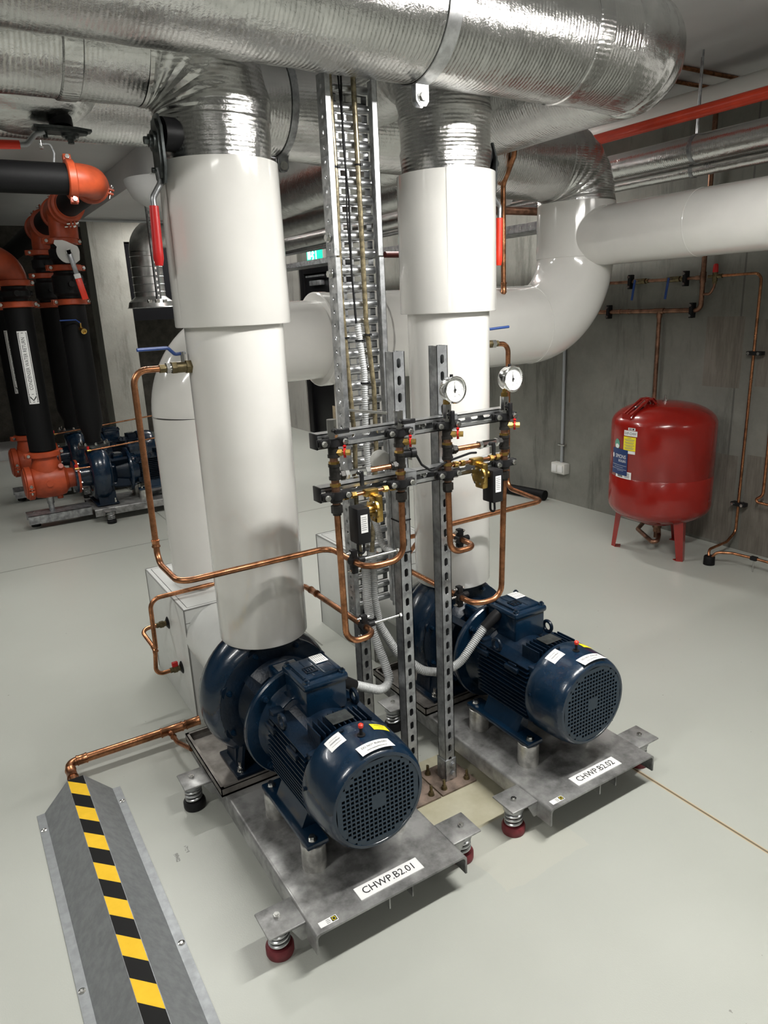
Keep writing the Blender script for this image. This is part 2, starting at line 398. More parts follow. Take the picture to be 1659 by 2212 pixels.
# ------------------------------------------------------------------ lights
def batten(name, x, y, L, along, label, power, z=None, tubes='tube'):
    e = empty(name, (x, y, z or CEIL), 0 if along == 'X' else R(90), label, 'light', 'batten lights on the ceiling')
    MB().box(-L/2, L/2, -.05, .05, -.055, -.002, .006).build('housing', 'mist', e)
    for s in (-.022, .022):
        MB().cyl((-L/2+.02, s, -.070), (L/2-.02, s, -.070), .013, n=12).build('lamp_tube', tubes, e)
    if z:
        for s in (-.45, .45): MB().cyl((s*L,0,-.004), (s*L,0,CEIL-z-.001), .004, n=8).build('hanger_rod', 'zinc_bolt', e)
    ld = bpy.data.lights.new(name+'_lamp', 'AREA'); ld.shape = 'RECTANGLE'; ld.size = L-.04; ld.size_y = .09; ld.energy = power; ld.color = (1, .985, .95)
    lo = bpy.data.objects.new('lamp', ld); col.objects.link(lo); lo.parent = e; lo.location = (0, 0, -.087)
    return e
batten('batten_light', 1.68, 1.0, 1.25, 'X', 'twin-tube batten light hung low in front of the two motors', 46, 2.40, 'tube_bright')
batten('batten_light', 3.2, -2.1, 1.25, 'X', 'twin-tube batten light on the ceiling behind the viewer to the right', 30)
batten('batten_light', -1.25, -1.9, 1.25, 'X', 'twin-tube batten light on the ceiling behind the viewer to the left', 14)
batten('batten_light', -1.25, .98, 1.25, 'X', 'twin-tube batten light on the ceiling at the near left', 34)
batten('batten_light', -1.25, 4.4, 1.25, 'X', 'twin-tube batten light on the ceiling at the far left', 26)
batten('batten_light', 1.2, 4.2, 1.25, 'X', 'twin-tube batten light on the ceiling behind the white pipes', 48)
batten('batten_light', 3.3, 7.0, 1.25, 'Y', 'twin-tube batten light on the ceiling near the black door', 30)
batten('batten_light', 3.35, 4.6, 1.25, 'Y', 'twin-tube batten light on the ceiling beside the far right wall', 30)
batten('batten_light', 2.9, 8.85, 1.0, 'X', 'twin-tube batten light on the ceiling beside the pale column', 40)
w = bpy.data.worlds.new('world'); scene.world = w; w.use_nodes = True
w.node_tree.nodes['Background'].inputs[0].default_value = (.9, .93, 1, 1); w.node_tree.nodes['Background'].inputs[1].default_value = .02

# ------------------------------------------------------------------ spring isolators
def make_isolator(cup):
    e = empty('spring_isolator')
    b = MB().lathe((0,0,0), (0,0,1), [(.036,0),(.038,.006),(.038,.024),(.034,.031),(.020,.031)], 32).build('rubber_cup', cup, e)
    coil = [V((.0255*math.cos(t), .0255*math.sin(t), .030+.050*t/(2*math.pi*3.4))) for t in [2*math.pi*3.4*i/90 for i in range(91)]]
    MB().sweep(coil, .0048, 8).build('coil_spring', 'galv_bright', e)
    MB().lathe((0,0,0), (0,0,1), [(.030,.078),(.033,.083),(.033,.098),(.030,.104),(.016,.1085)], 32).build('top_cap', 'galv', e)
    MB().hexa((0,0,.116), (0,0,.123), .0095).cyl((0,0,.03), (0,0,.126), .005, n=10).build('bolt', 'zinc_bolt', e)
    return e
def isolators(spots, cup, group):
    proto = None
    for (x, y, lab) in spots:
        if proto is None: o = proto = make_isolator(cup)
        else: o = copy_tree(proto)
        o.location = (x, y, 0); tag(o, lab, 'spring isolator', group)
    return proto
isolators([(.502,1.463,'maroon cupped spring isolator under the near left tab of skid CHWP.B2.01'),
           (1.108,1.455,'maroon cupped spring isolator under the near right tab of skid CHWP.B2.01'),
           (1.318,1.452,'maroon cupped spring isolator under the near left tab of skid CHWP.B2.02'),
           (1.922,1.455,'maroon cupped spring isolator under the near right tab of skid CHWP.B2.02')], 'redcup', 'maroon cupped spring isolators')
isolators([(.495,2.173,'black cupped spring isolator under the rear left tab of skid CHWP.B2.01'),
           (1.318,2.168,'black cupped spring isolator under the rear left tab of skid CHWP.B2.02'),
           (1.103,2.173,'spring isolator in a black cup between the two skids behind the strut posts')], 'black', 'black cupped spring isolators of the near pumps')

# ------------------------------------------------------------------ skids
def make_skid(y0, y1, tabs, mat='deck', h=.12, w=.487, sk=.062, reverse=False):
    # local x centred, y0..y1, deck top at z=h: a folded plate with side skirts
    e = empty('base_frame'); hw = w/2; t = .006; rr = .012
    prof = [(-hw, h-sk)]
    for k in range(5): a = R(180-22.5*k); prof.append((-hw+rr+rr*math.cos(a), h-rr+rr*math.sin(a)))
    for k in range(5): a = R(90-22.5*k); prof.append((hw-rr+rr*math.cos(a), h-rr+rr*math.sin(a)))
    prof.append((hw, h-sk))
    inner = [(x*(1-t/hw), (z-t) if z > h-sk+.001 else z) for x, z in prof][::-1]
    mb = MB(); mb.prism(prof+inner, y0, y1, lambda u, v, d: V((u, d, v)))
    # a pair of ribs under the deck
    for x in (-.02, .055): mb.box(x, x+.004, y0+.004, y0+.5, h-.045, h-t)
    mb.build('deck', mat, e, ang=50)
    for (s, ty) in tabs:
        mb = MB(); x0, x1 = (hw-.002, hw+.103) if s > 0 else (-hw-.103, -hw+.002)
        mb.box(x0, x1, ty-.05, ty+.05, .109, .1155, .003)
        # triangular web and flange beneath
        for yy in (ty-.05, ty+.044):
            f = lambda u, v, d: V((s*(hw+u), yy+d, v))
            mb.prism([(0,.109),(.040 if yy < ty else .095,.109),(.014 if yy < ty else .03,h-sk+.004),(0,h-sk+.004)], 0, .006, f)
        mb.build('mounting_tab', mat, e)
    return e
def pots(e, pts, z0, z1):
    for x, y in pts: MB().lathe((x,y,z0), (0,0,1), [(.036,0),(.036,z1-z0-.002),(.034,z1-z0)], 32).build('pedestal', 'alu', e)
def drip_tray(e, x0, x1, y0, y1, z0, h, g=.012):
    mb = MB(); t = .003
    mb.box(x0, x1, y0, y1, z0, z0+t+.004)
    for a in ((x0,x0+t,y0,y1),(x1-t,x1,y0,y1),(x0,x1,y0,y0+t),(x0,x1,y1-t,y1)): mb.box(*a, z0, z0+h)
    for a in ((x0,x0+g,y0,y1),(x1-g,x1,y0,y1),(x0,x1,y0,y0+g),(x0,x1,y1-g,y1)): mb.box(*a, z0+h-.002, z0+h)
    mb.build('drip_tray', 'stainless', e)
def nameplate(e, txt, cx, cy, z, w=.205, h=.046):
    o = V((cx, cy, z)); u, v = V((1,0,0)), V((0,1,0))
    p = card('name_plate', 'white', o, u, v, w, h, e, .003); p['label'] = 'white plate lettered '+txt
    mb = MB(); lettering(mb, txt, .034, plane_map(o+V((0,0,.003)), u, v), .92); mb.build('lettering', 'ink', p, recalc=False)
def assettag(e, cx, cy, z):
    o = V((cx, cy, z)); p = card('asset_sticker', 'white', o, V((1,0,0)), V((0,1,0)), .052, .019, e, .0006)
    mb = MB(); f = plane_map(o+V((0,0,.0006)), (1,0,0), (0,1,0), .0003)
    q = lambda a, b, c, d: mb.bm.faces.new([mb.bm.verts.new(f(*t)) for t in ((a,c),(b,c),(b,d),(a,d))])
    for k in range(3): q(-.006, .004+.002*(k%2), .004-.005*k, .0053-.005*k)
    q(.009, .024, -.0075, .0075); mb.build('print', 'ink', p, recalc=False)
    mb = MB(); f2 = plane_map(o+V((0,0,.0006)), (1,0,0), (0,1,0), .0006)
    for a, b, c, d in ((.0115,.0215,.004,.0055),(.0115,.0215,-.0055,-.004),(.0115,.013,-.0055,.0055),(.020,.0215,-.0055,.0055)):
        mb.bm.faces.new([mb.bm.verts.new(f2(*t)) for t in ((a,c),(b,c),(b,d),(a,d))])
    mb.build('emblem', 'yellow', p, recalc=False)
skids = []
for X, txt, nx in ((.801, 'CHWP.B2.01', .0), (1.62, 'CHWP.B2.02', .0)):
    e = make_skid(-.805, .25, [(-1,-.695),(1,-.695),(-1,.015),(1,.015)]); e.location = (X, 2.15, 0)
    tag(e, ('left' if X < 1 else 'right')+' galvanised skid on springs, its white plate lettered '+txt, 'base frame')
    pots(e, [(-.135,-.585),(-.135,-.321),(.135,-.585),(.135,-.321)], .12, .2025)
    drip_tray(e, -.256, .256, -.148, .245, .1205, .030)
    nameplate(e, txt, .012, -.752, .12)
    assettag(e, -.195, -.782, .12)
    skids.append(e)

# ------------------------------------------------------------------ pumps
def gear_bolts(parent, name, mat, c, ax, r, n, br, h, ph=0):
    ax = V(ax); u, w = perp(ax)
    for i in range(n):
        mb = MB(); t = ph+2*math.pi*i/n; p = V(c)+(u*math.cos(t)+w*math.sin(t))*r
        mb.cyl(p, p+ax*h*.3, br*1.5, n=12); mb.hexa(p+ax*h*.3, p+ax*h*.8, br*1.15); mb.cyl(p+ax*h*.8, p+ax*h, br*.6, n=8); mb.build(name, mat, parent)
ZC = .375
def make_pump(detail=True, stickers=True):
    # local: discharge pipe at the origin, motor towards -y, suction towards +y, shaft height ZC
    e = empty('pump'); A = (0,-1,0)
    # volute: a swelling snail round the shaft
    mb = MB(); n = 56; m = 16; rings = []
    for i in range(n):
        th = 2*math.pi*i/n; g = (i/n); rc = .165+.020*g; rs = .052+.024*g
        d = V((math.sin(th), 0, math.cos(th)))
        rings.append([mb.bm.verts.new(V((0,0,ZC))+d*(rc+rs*math.cos(2*math.pi*k/m))+V((0, -1.15*rs*math.sin(2*math.pi*k/m), 0))) for k in range(m)])
    for i in range(n):
        A_, B_ = rings[i], rings[(i+1)%n]
        for k in range(m): mb.bm.faces.new((A_[k], A_[(k+1)%m], B_[(k+1)%m], B_[k]))
    mb.cyl((0,.06,ZC), (0,-.06,ZC), .165, n=48)
    mb.cyl((0,0,ZC+.12), (0,0,ZC+.235), .075, .082, n=40)                        # discharge neck
    mb.cyl((0,.05,ZC), (0,.19,ZC), .10, .085, n=40)                                # suction neck
    v = mb.build('volute', 'blue', e)
    MB().lathe((0,0,ZC+.225), (0,0,1), [(.10,0),(.125,0),(.125,.022),(.10,.022)], 48).build('discharge_flange', 'blue', e)
    sf = MB().lathe((0,.175,ZC), (0,1,0), [(.09,0),(.135,0),(.135,.022),(.09,.022)], 48).build('suction_flange', 'blue', e); gear_bolts(sf, 'flange_bolt', 'zinc_bolt', (0,.175,ZC), (0,-1,0), .115, 8, .008, .03, .3)
    # casing cover bolted on the motor side
    mb = MB(); mb.lathe((0,-.055,ZC), A, [(.205,0),(.208,.006),(.208,.026),(.198,.032),(.15,.036),(.135,.06),(.12,.075)], 56)
    for k in range(8):
        t = 2*math.pi*(k+.5)/8; p = V((.19*math.cos(t), -.055, ZC+.19*math.sin(t))); mb.cyl(p, p+V((0,-.03,0)), .024, n=14)
    c = mb.build('casing_cover', 'blue_dark', e)
    gear_bolts(c, 'cover_bolt', 'blue', (0,-.086,ZC), A, .19, 8, .0065, .020, math.pi/8)
    # lantern (open spider) between casing and motor flange
    mb = MB(); mb.cyl((0,-.12,ZC), (0,-.235,ZC), .085, .115, n=36)
    for k in range(4):
        t = R(45+90*k); d = V((math.cos(t), 0, math.sin(t))); q = V((-d.z, 0, d.x))
        mb.prism([(.06,0),(.165,0),(.175,.13),(.06,.13)], -.012, .012, lambda u, w_, dd: V((0,-.10-w_,ZC))+d*u+q*dd)
    lt = mb.build('lantern', 'blue_dark', e)
    MB().box(-.05, .05, -.215, -.13, ZC+.10, ZC+.155, .008).build('coupling_guard', 'blue', e)
    card('guard_plate', 'galv', (0,-.172,ZC+.1555), (1,0,0), (0,1,0), .075, .05, e, .002)
    # motor flange disc
    mb = MB(); mb.lathe((0,-.235,ZC), A, [(.16,0),(.187,.002),(.190,.006),(.190,.020),(.186,.025),(.150,.028),(.138,.05),(.132,.085)], 64); f = mb.build('motor_flange', 'blue', e)
    gear_bolts(f, 'flange_bolt', 'blue', (0,-.262,ZC), A, .168, 4, .008, .022, R(45))
    # motor body with fins
    mb = MB(); mb.lathe((0,-.30,ZC), A, [(.128,0),(.128,.02),(.118,.03),(.118,.27),(.10,.30)], 48)
    for k in range(-6, 7):
        z = ZC+k*.0155; x0 = math.sqrt(max(.0, .116**2-(k*.0155)**2)); x1 = .146-.012*abs(k)/6
        for s in (-1, 1):
            a, b = sorted((s*(x0-.01), s*x1)); mb.box(a, b, -.575, -.325, z-.0018, z+.0018)
    for k in range(-5, 6):
        if abs(k) < 2: pass
        x = k*.0165; z0 = math.sqrt(.116**2-x*x)
        mb.box(x-.0018, x+.0018, -.575, -.495, ZC+z0-.01, ZC+.150-.010*abs(k)/5)
        mb.box(x-.0018, x+.0018, -.575, -.33, ZC-.140+.010*abs(k)/5, ZC-z0+.01)
    body = mb.build('motor_body', 'blue_dark', e)
    # end-shield lugs and lifting eyes
    for s in (-1, 1):
        for z in (-.085, .085):
            MB().box(*sorted((s*.085, s*.125)), -.34, -.300, ZC+z-.022, ZC+z+.022, .006).build('end_shield_lug', 'blue_dark', e)
            MB().box(*sorted((s*.085, s*.125)), -.59, -.565, ZC+z-.018, ZC+z+.018, .005).build('end_shield_lug', 'blue_dark', e)
        for y in (-.345, -.50):
            mb = MB(); mb.box(*sorted((s*.105, s*.146)), y-.035, y+.03, ZC+.060, ZC+.078, .004)
            for k in range(3): mb.box(*sorted((s*(.108+.012*k), s*(.114+.012*k))), y-.022, y+.018, ZC+.076, ZC+.088, .002)
            mb.build('side_boss', 'blue_dark', e)
    MB().cyl((-.02,-.30,ZC+.10), (-.02,-.28,ZC+.13), .04, n=20).build('box_neck', 'blue_dark', e)
    for x in (-.125, .118):
        mb = MB(); tor = [V((x, -.41+.020*math.cos(t), ZC+.118+.020*math.sin(t))) for t in [2*math.pi*i/18 for i in range(19)]]
        mb.sweep(tor, .0065, 8); mb.build('lifting_eye', 'blue_dark', e)
    # terminal box
    tb = MB().box(-.050, .088, -.425, -.270, ZC+.10, ZC+.207, .010).build('terminal_box', 'blue', e)
    mb = MB(); mb.box(-.056, .094, -.431, -.264, ZC+.192, ZC+.216, .009)
    mb.box(-.036, .073, -.410, -.285, ZC+.212, ZC+.224, .008)
    for dx in (-.041, .079):
        for dy in (-.415, -.280): mb.cyl((dx,dy,ZC+.21), (dx,dy,ZC+.2225), .010, n=14)
    for k in range(3): mb.box(-.04+.032*k, -.036+.032*k, -.40, -.295, ZC+.223, ZC+.2262)
    lid = mb.build('box_lid', 'blue', tb)
    for dx in (-.041, .079):
        for dy in (-.415, -.280): MB().hexa((dx,dy,ZC+.2225), (dx,dy,ZC+.228), .0055).build('lid_screw', 'blue_dark', tb)
    if stickers:
        q = V((.050, -.315, ZC+.2262)); s_ = card('wiring_sticker', 'white', q, (.0,-1,0), (1,0,0), .052, .044, tb, .0006)
        mb = MB(); f = plane_map(q+V((0,0,.0006)), (0,-1,0), (1,0,0), .0003)
        for k in range(6):
            for j in range(2): mb.bm.faces.new([mb.bm.verts.new(f(a, b)) for a, b in ((-.022+.023*j,.017-.0065*k),(-.003+.023*j,.017-.0065*k),(-.003+.023*j,.0148-.0065*k),(-.022+.023*j,.0148-.0065*k))])
        mb.build('print', 'greyink', s_, recalc=False)
        # raised square maker's mark on the lid
        mb = MB()
        for a in ((-.022,.016,-.382,-.379),(-.022,.016,-.348,-.345),(-.022,-.019,-.382,-.345),(.013,.016,-.382,-.345),(-.014,-.011,-.372,-.355),(-.006,-.003,-.372,-.355),(.002,.005,-.372,-.355)): mb.box(*a, ZC+.2255, ZC+.2285)
        mb.build('raised_mark', 'blue_dark', tb)
    # nameplate on the fins
    mb = MB(); mb.box(-.034, .034, -.562, -.508, ZC+.150, ZC+.1515)
    np_ = mb.build('rating_plate', 'valvegrey', e)
    # fan cover: tapering drum
    C = -.585
    prof = [(.128,0),(.154,.0),(.1605,.012),(.1600,.05),(.1560,.110),(.1500,.138),(.144,.150),(.1395,.1545),(.1310,.1555),(.1300,.1535)]
    cov = MB().lathe((0,C,ZC), A, prof, 72, cap=False).build('fan_cover', 'blue', e)
    MB().cyl((0,C-.125,ZC), (0,C-.12,ZC), .14, n=48).build('fan_shade_disc', 'interior_shade', cov)  # black disc paints the shade behind the grille
    # square-hole grille plate
    p = .0134; yF = C-.1545; yB = yF+.003; mb = MB(); hw = p*.34
    for i in range(-10, 11):
        for j in range(-10, 11):
            x, z = i*p, ZC+j*p; dd = math.hypot(i*p, j*p)
            if dd > .1335: continue
            solid = dd > .1185 or (abs(i) <= 1 and abs(j) <= 1)
            q = lambda a, b, c_, d_, y: mb.bm.faces.new([mb.bm.verts.new(t) for t in ((a,y,c_),(b,y,c_),(b,y,d_),(a,y,d_))])
            h_ = p/2
            if solid: q(x-h_, x+h_, z-h_, z+h_, yF)
            else:
                q(x-h_, x+h_, z+hw, z+h_, yF); q(x-h_, x+h_, z-h_, z-hw, yF); q(x-h_, x-hw, z-hw, z+hw, yF); q(x+hw, x+h_, z-hw, z+hw, yF)
                for a, b, c_, d_ in ((x-hw,x+hw,z-hw,z-hw),(x-hw,x+hw,z+hw,z+hw),(x-hw,x-hw,z-hw,z+hw),(x+hw,x+hw,z-hw,z+hw)):
                    mb.bm.faces.new([mb.bm.verts.new(t) for t in ((a,yF,c_),(b,yF,d_),(b,yB,d_),(a,yB,c_))])
    g = mb.build('grille', 'grille_blue', cov, recalc=False)
    # stickers wrapped on the cover (phi from the top, + towards +x; s = distance back from the face)
    def cm(s0, ph0, off=.0012):
        def f(u, v):     # u along circumference, v along axis (towards -y = -v)
            s = s0+v; rad = .1600-.0050*max(0, min(1, (.105-s)/.06)) + off; ph = ph0+u/.158
            return V((rad*math.sin(ph), C-.155+s, ZC+rad*math.cos(ph)))
        return f
    def wrapped(name, mat, s0, ph0, w, h, lines, ink='ink'):
        f = cm(s0, ph0); mb = MB(); mb.patch(lambda a, b: f((a-.5)*w, (b-.5)*h), 12, 3); o = mb.build(name, mat, cov, recalc=False)
        f2 = cm(s0, ph0, .0017); mb = MB()
        for t, sz, vy in lines: lettering(mb, t, sz, lambda x, y, vy=vy: f2(x, y+vy), .84)
        if lines: mb.build('lettering', ink, o, recalc=False)
        return o
    if stickers:
        wrapped('warning_sticker', 'white', .0235, R(4), .104, .040, [('DO NOT RUN DRY', .0112, .006), ('www.masterflow.net.au', .0078, -.009)])['label'] = 'white sticker lettered DO NOT RUN DRY'
        wrapped('maker_sticker', 'white', .111, R(-24), .050, .046, [('masterflow', .0085, .0), ('service and spares', .0045, .011), ('www.masterflow.net.au', .004, -.011)])['label'] = 'small white maker sticker'
        wrapped('caution_sticker', 'yellow', .104, R(27), .056, .030, [('WARNING', .0085, .006), ('auto start', .006, -.006)])['label'] = 'yellow warning sticker'
    mb = MB(); mb.cyl((0,C-.075,ZC+.150), (0,C-.075,ZC+.184), .0045, n=12); mb.cyl((0,C-.075,ZC+.155), (0,C-.075,ZC+.1605), .0115, n=20); k_ = mb.build('grease_nipple', 'black', e)
    MB().lathe((0,C-.075,ZC+.182), (0,0,1), [(.0065,0),(.0075,.003),(.0075,.009),(.004,.012)], 16).build('red_cap', 'redgrip_bright', k_)
    mb = MB()
    for ph in (R(-12), R(80), R(-80)): 
        d = V((math.sin(ph), 0, math.cos(ph))); q = V((0,C-.028,ZC))+d*.159; MB().hexa(q, q+d*.007, .006).build('cover_screw', 'blue_dark', cov)
    # feet: two cast rails on the pots
    for s in (-1, 1):
        mb = MB(); mb.box(*sorted((s*.100, s*.168)), -.620, -.288, .203, .220, .005)
        f = lambda u, w_, dd: V((s*u, dd, w_))
        mb.prism([(.105,.218),(.150,.218),(.112,.300),(.085,.300)], -.545, -.365, f)
        ft = mb.build('motor_foot', 'blue', e)
        for y in (-.600, -.312):
            mb = MB(); mb.cyl((s*.143,y,.220), (s*.143,y,.2225), .0135, n=20); mb.hexa((s*.143,y,.2225), (s*.143,y,.233), .0095); mb.build('foot_bolt', 'zinc_bolt', ft)
    # volute foot
    mb = MB(); mb.box(-.185, .185, -.105, .075, .127, .141, .004)
    for s in (-1, 1):
        f = lambda u, w_, dd: V((s*u, dd, w_)); mb.prism([(.165,.14),(.12,.14),(.10,.30),(.155,.30)], -.045, -.028, f); mb.prism([(.165,.14),(.155,.14),(.14,.24),(.15,.24)], -.09, .05, f)
    mb.box(-.15, .15, -.04, .04, .14, .26, .02)
    vf = mb.build('pump_foot', 'blue_dark', e)
    for s in (-1, 1):
        mb = MB(); mb.cyl((s*.160,-.078,.141), (s*.160,-.078,.144), .015, n=20); mb.hexa((s*.160,-.078,.144), (s*.160,-.078,.158), .0125); mb.cyl((s*.160,-.078,.158), (s*.160,-.078,.178), .0075, n=14); mb.build('foot_bolt', 'zinc_bolt', vf)
    return e
pump = make_pump(); pump.location = (.801, 2.15, 0)
tag(pump, 'dark navy blue pump and finned motor on the skid lettered CHWP.B2.01', 'pump', 'navy pumps under the white pipes')
p2 = copy_tree(pump); p2.location = (1.62, 2.15, 0)
tag(p2, 'dark navy blue pump and finned motor on the skid lettered CHWP.B2.02', 'pump', 'navy pumps under the white pipes')

# ------------------------------------------------------------------ white clad vertical pipes with foil tops
def clad_pipe(x, y, zj, ztop, label, seamdeg):
    e = empty('clad_pipe', (x, y, 0), 0, label, 'pipe', 'white clad pipes standing on the near pumps')
    MB().lathe((0,0,0), (0,0,1), [(.085,.592),(.146,.592),(.148,.595),(.149,zj+.02)], 72).build('cladding', 'pvc', e)
    MB().lathe((0,0,0), (0,0,1), [(.149,zj+.004),(.1715,zj),(.1735,zj+.003),(.1705,ztop),(.150,ztop+.001)], 72).build('jacket', 'pvc', e)
    a = R(seamdeg); u = V((math.cos(a), math.sin(a), 0)); t = V((-u.y, u.x, 0))
    mb = MB(); c = u*.1715; mb.prism([(-.004,0),(.0,-.0),(.004,.0018),(-.004,.0018)], zj+.002, ztop-.002, lambda p, q, d: c+t*p+u*q+V((0,0,d)))
    mb.build('lap_seam', 'seam', e) if False else mb.build('lap_seam', 'pvc', e)
    return e
clad_pipe(.801, 2.15, 1.612, 2.055, 'tall white clad pipe with a wider jacket, standing on the left pump', -170)
clad_pipe(1.62, 2.155, 1.615, 2.070, 'tall white clad pipe with a wider jacket, standing on the right pump', -125)
# ------------------------------------------------------------------ foil lagged pipes
def foilpipe(name, label, parts, group=None):
    """parts: list of (part name, material, builder callable)"""
    e = empty(name, (0,0,0), 0, label, 'pipe', group)
    for n, m, fn in parts:
        mb = MB(); fn(mb); mb.build(n, m, e)
    return e
def arc(c, a0, a1, rad, u, v, n=18):
    c, u, v = V(c), V(u), V(v); return [c+(u*math.cos(R(a0+(a1-a0)*i/n))+v*math.sin(R(a0+(a1-a0)*i/n)))*rad for i in range(n+1)]
def wob(r, amp=.004, seed=1):
    rnd = random.Random(seed); ph = [rnd.random()*6 for _ in range(3)]
    return lambda i, k: r+amp*(math.sin(i*1.3+ph[0])+.6*math.sin(i*2.9+ph[1]))*.5
zA = 2.395; yA = 1.786; xD = 2.123; RB = .06; rF = .17
def A_(mb):
    path = resample([V((-2.9,yA,zA)), V((xD-RB,yA,zA))], .05)
    mb.sweep(path, wob(rF,.0015), 56)
def A_el(mb):
    mb.sweep([V((xD-RB-.11,yA,zA))]+arc((xD-RB, yA+RB, zA), -92, 2, RB, (1,0,0), (0,1,0), 20)+[V((xD,yA+RB+.11,zA))], lambda i, k: rF+.004+(.003*math.sin(i*1.9) if 0 < i < k-1 else -.003), 56)
def D_(mb): mb.sweep(resample([V((xD,yA+RB,zA)), V((xD,5.0,zA))], .1)+arc((xD,5.0,zA+.24), -90, 0, .24, (0,1,0), (0,0,1), 10)+[V((xD,5.24,CEIL-.002))], wob(rF,.001), 56)
def seamY(x, rr, z, y, w=.07):
    return lambda mb: mb.lathe((x-w/2, y, z), (1,0,0), [(rr+.0005,0),(rr+.004,.004),(rr+.004,w-.004),(rr+.0005,w)], 56, cap=False)
foilpipe('foil_lagged_pipe', 'big foil lagged pipe along the top, turning back in an elbow at the right', [
    ('straight_run', 'foil_x', A_), ('elbow', 'foil_y', A_el), ('rear_run', 'foil_y', D_), ('joint_tape', 'foil_z', seamY(1.80, rF, zA, yA, .06))])
# header C further back
yC = 2.784
foilpipe('foil_lagged_pipe', 'foil lagged pipe in shade behind the clad pipes, held by a dark strap', [
    ('straight_run', 'foil_x', lambda mb: mb.sweep(resample([V((-2.9,yC,zA)), V((1.9,yC,zA))], .05), wob(rF,.0012,5), 56)),
    ('saddle', 'foil_z', lambda mb: mb.lathe((1.28,yC,zA), (1,0,0), [(rF,0),(rF+.012,.05),(rF+.02,.16),(rF+.03,.30),(rF+.04,.62)], 56, cap=False)),
    ('valve_cover', 'foil_z', lambda mb: mb.lathe((.39,2.66,2.40), (0,-.22,-1), [(.25,0),(.235,.05),(.19,.11),(.13,.15),(.06,.165)], 48))])
# pipe B dropping to pump 1
yB = 2.15; rB = .17
foilpipe('foil_lagged_pipe', 'foil lagged pipe at upper left that elbows down into the left clad pipe', [
    ('straight_run', 'foil_x', lambda mb: mb.sweep(resample([V((-2.9,yB,2.364)), V((.60,yB,2.364))], .05), wob(rB,.0015,7), 56)),
    ('elbow', 'foil_z', lambda mb: mb.sweep(arc((.611,yB,2.174), 94, -4, .19, (1,0,0), (0,0,1), 22), lambda i, k: rB+.003*math.sin(i*1.7)-(rB-.162)*(i/k), 56)),
    ('sleeve', 'foil_z', lambda mb: mb.lathe((.801,yB,2.03), (0,0,1), [(.150,0),(.153,.05),(.157,.09),(.154,.13),(.160,.17)], 56)),
    ('joint_tape', 'foil_y', seamY(.42, rB, 2.364, yB, .05))])
foilpipe('foil_lagged_pipe', 'foil lagged drop pipe rising out of the right clad pipe', [
    ('sleeve', 'foil_z', lambda mb: mb.lathe((1.62,2.155,2.04), (0,0,1), [(.150,0),(.152,.05),(.158,.10),(.153,.115),(.155,.18),(.161,.20),(.157,.22),(.157,.24)], 56)),
    ('elbow', 'foil_z', lambda mb: mb.sweep(arc((1.62,2.385,2.25), 180, 88, .23, (0,1,0), (0,0,1), 18)+[V((1.62,2.70,2.47))], wob(.158,.003,9), 48))])
# pipes running away behind (y direction)
foilpipe('foil_lagged_pipe', 'slimmer foil lagged pipe running away, seen between left clad pipe and cable tray', [
    ('straight_run', 'foil_y', lambda mb: mb.sweep(resample([V((2.6,3.05,2.325)), V((2.6,6.2,2.325))], .12)+arc((2.6,6.2,2.505), -90, 0, .18, (0,1,0), (0,0,1), 10)+[V((2.6,6.38,CEIL-.002))], wob(.12,.001), 40))])
foilpipe('foil_lagged_pipe', 'thin lowest foil lagged pipe seen between left clad pipe and cable tray', [
    ('straight_run', 'foil_y', lambda mb: mb.sweep(resample([V((2.9,3.3,2.22)), V((2.9,6.9,2.22))], .12)+arc((2.9,6.9,2.34), -90, 0, .12, (0,1,0), (0,0,1), 10)+[V((2.9,7.02,CEIL-.002))], wob(.06,.001), 32))])
foilpipe('foil_lagged_pipe', 'foil lagged pipe along the right wall with a red reflection, under the red pipe', [
    ('straight_run', 'foil_y', lambda mb: mb.sweep(resample([V((3.62,-.8,2.37)), V((3.62,9.2,2.37))], .12), wob(.070,.0005), 40)),
    ('joint_tape', 'foil_z', lambda mb: mb.lathe((3.62,1.98,2.37), (0,1,0), [(.0705,0),(.0715,.002),(.0715,.05),(.0705,.052)], 40, cap=False))])
foilpipe('foil_lagged_pipe', 'thin foil lagged pipe tucked beneath the right wall foil pipe', [
    ('straight_run', 'foil_y', lambda mb: mb.sweep(resample([V((3.72,-.8,2.285)), V((3.72,9.2,2.285))], .12), wob(.036,.0005), 28))])
def hangers(e, x, z, r, ys):
    for y in ys: MB().lathe((x,y-.012,z), (0,1,0), [(r+.0005,0),(r+.003,.001),(r+.003,.023),(r+.0005,.024)], 28, cap=False).cyl((x,y,z+r), (x,y,CEIL-.001), .005, n=8).build('hanger', 'galv', e)
o = empty('sprinkler_pipe', (0,0,0), 0, 'slim bright red sprinkler pipe running along the upper right', 'pipe')
MB().cyl((3.45,-.8,2.505), (3.45,9.0,2.505), .029, n=28).build('barrel', 'redpaint', o); hangers(o, 3.45, 2.505, .029, (.6, 3.45, 6.2))
hangers(bpy.data.objects['foil_lagged_pipe.006'], 3.62, 2.37, .070, (.9, 2.62, 5.2)); hangers(bpy.data.objects['foil_lagged_pipe.007'], 3.72, 2.285, .036, (.95, 2.70, 5.3))
e = empty('soil_pipe', (0,0,0), 0, 'pale grey plastic drain pipe with sockets above the red pipe', 'pipe')
MB().cyl((3.93,-.8,2.665), (3.93,9.0,2.665), .072, n=40).build('barrel', 'offwhite', e)
for y in (2.02, 1.70):
    MB().lathe((3.93,y,2.665), (0,1,0), [(.072,0),(.080,.003),(.080,.014),(.077,.018),(.077,.13),(.081,.134),(.081,.15),(.072,.152)], 40).build('socket', 'offwhite', e)
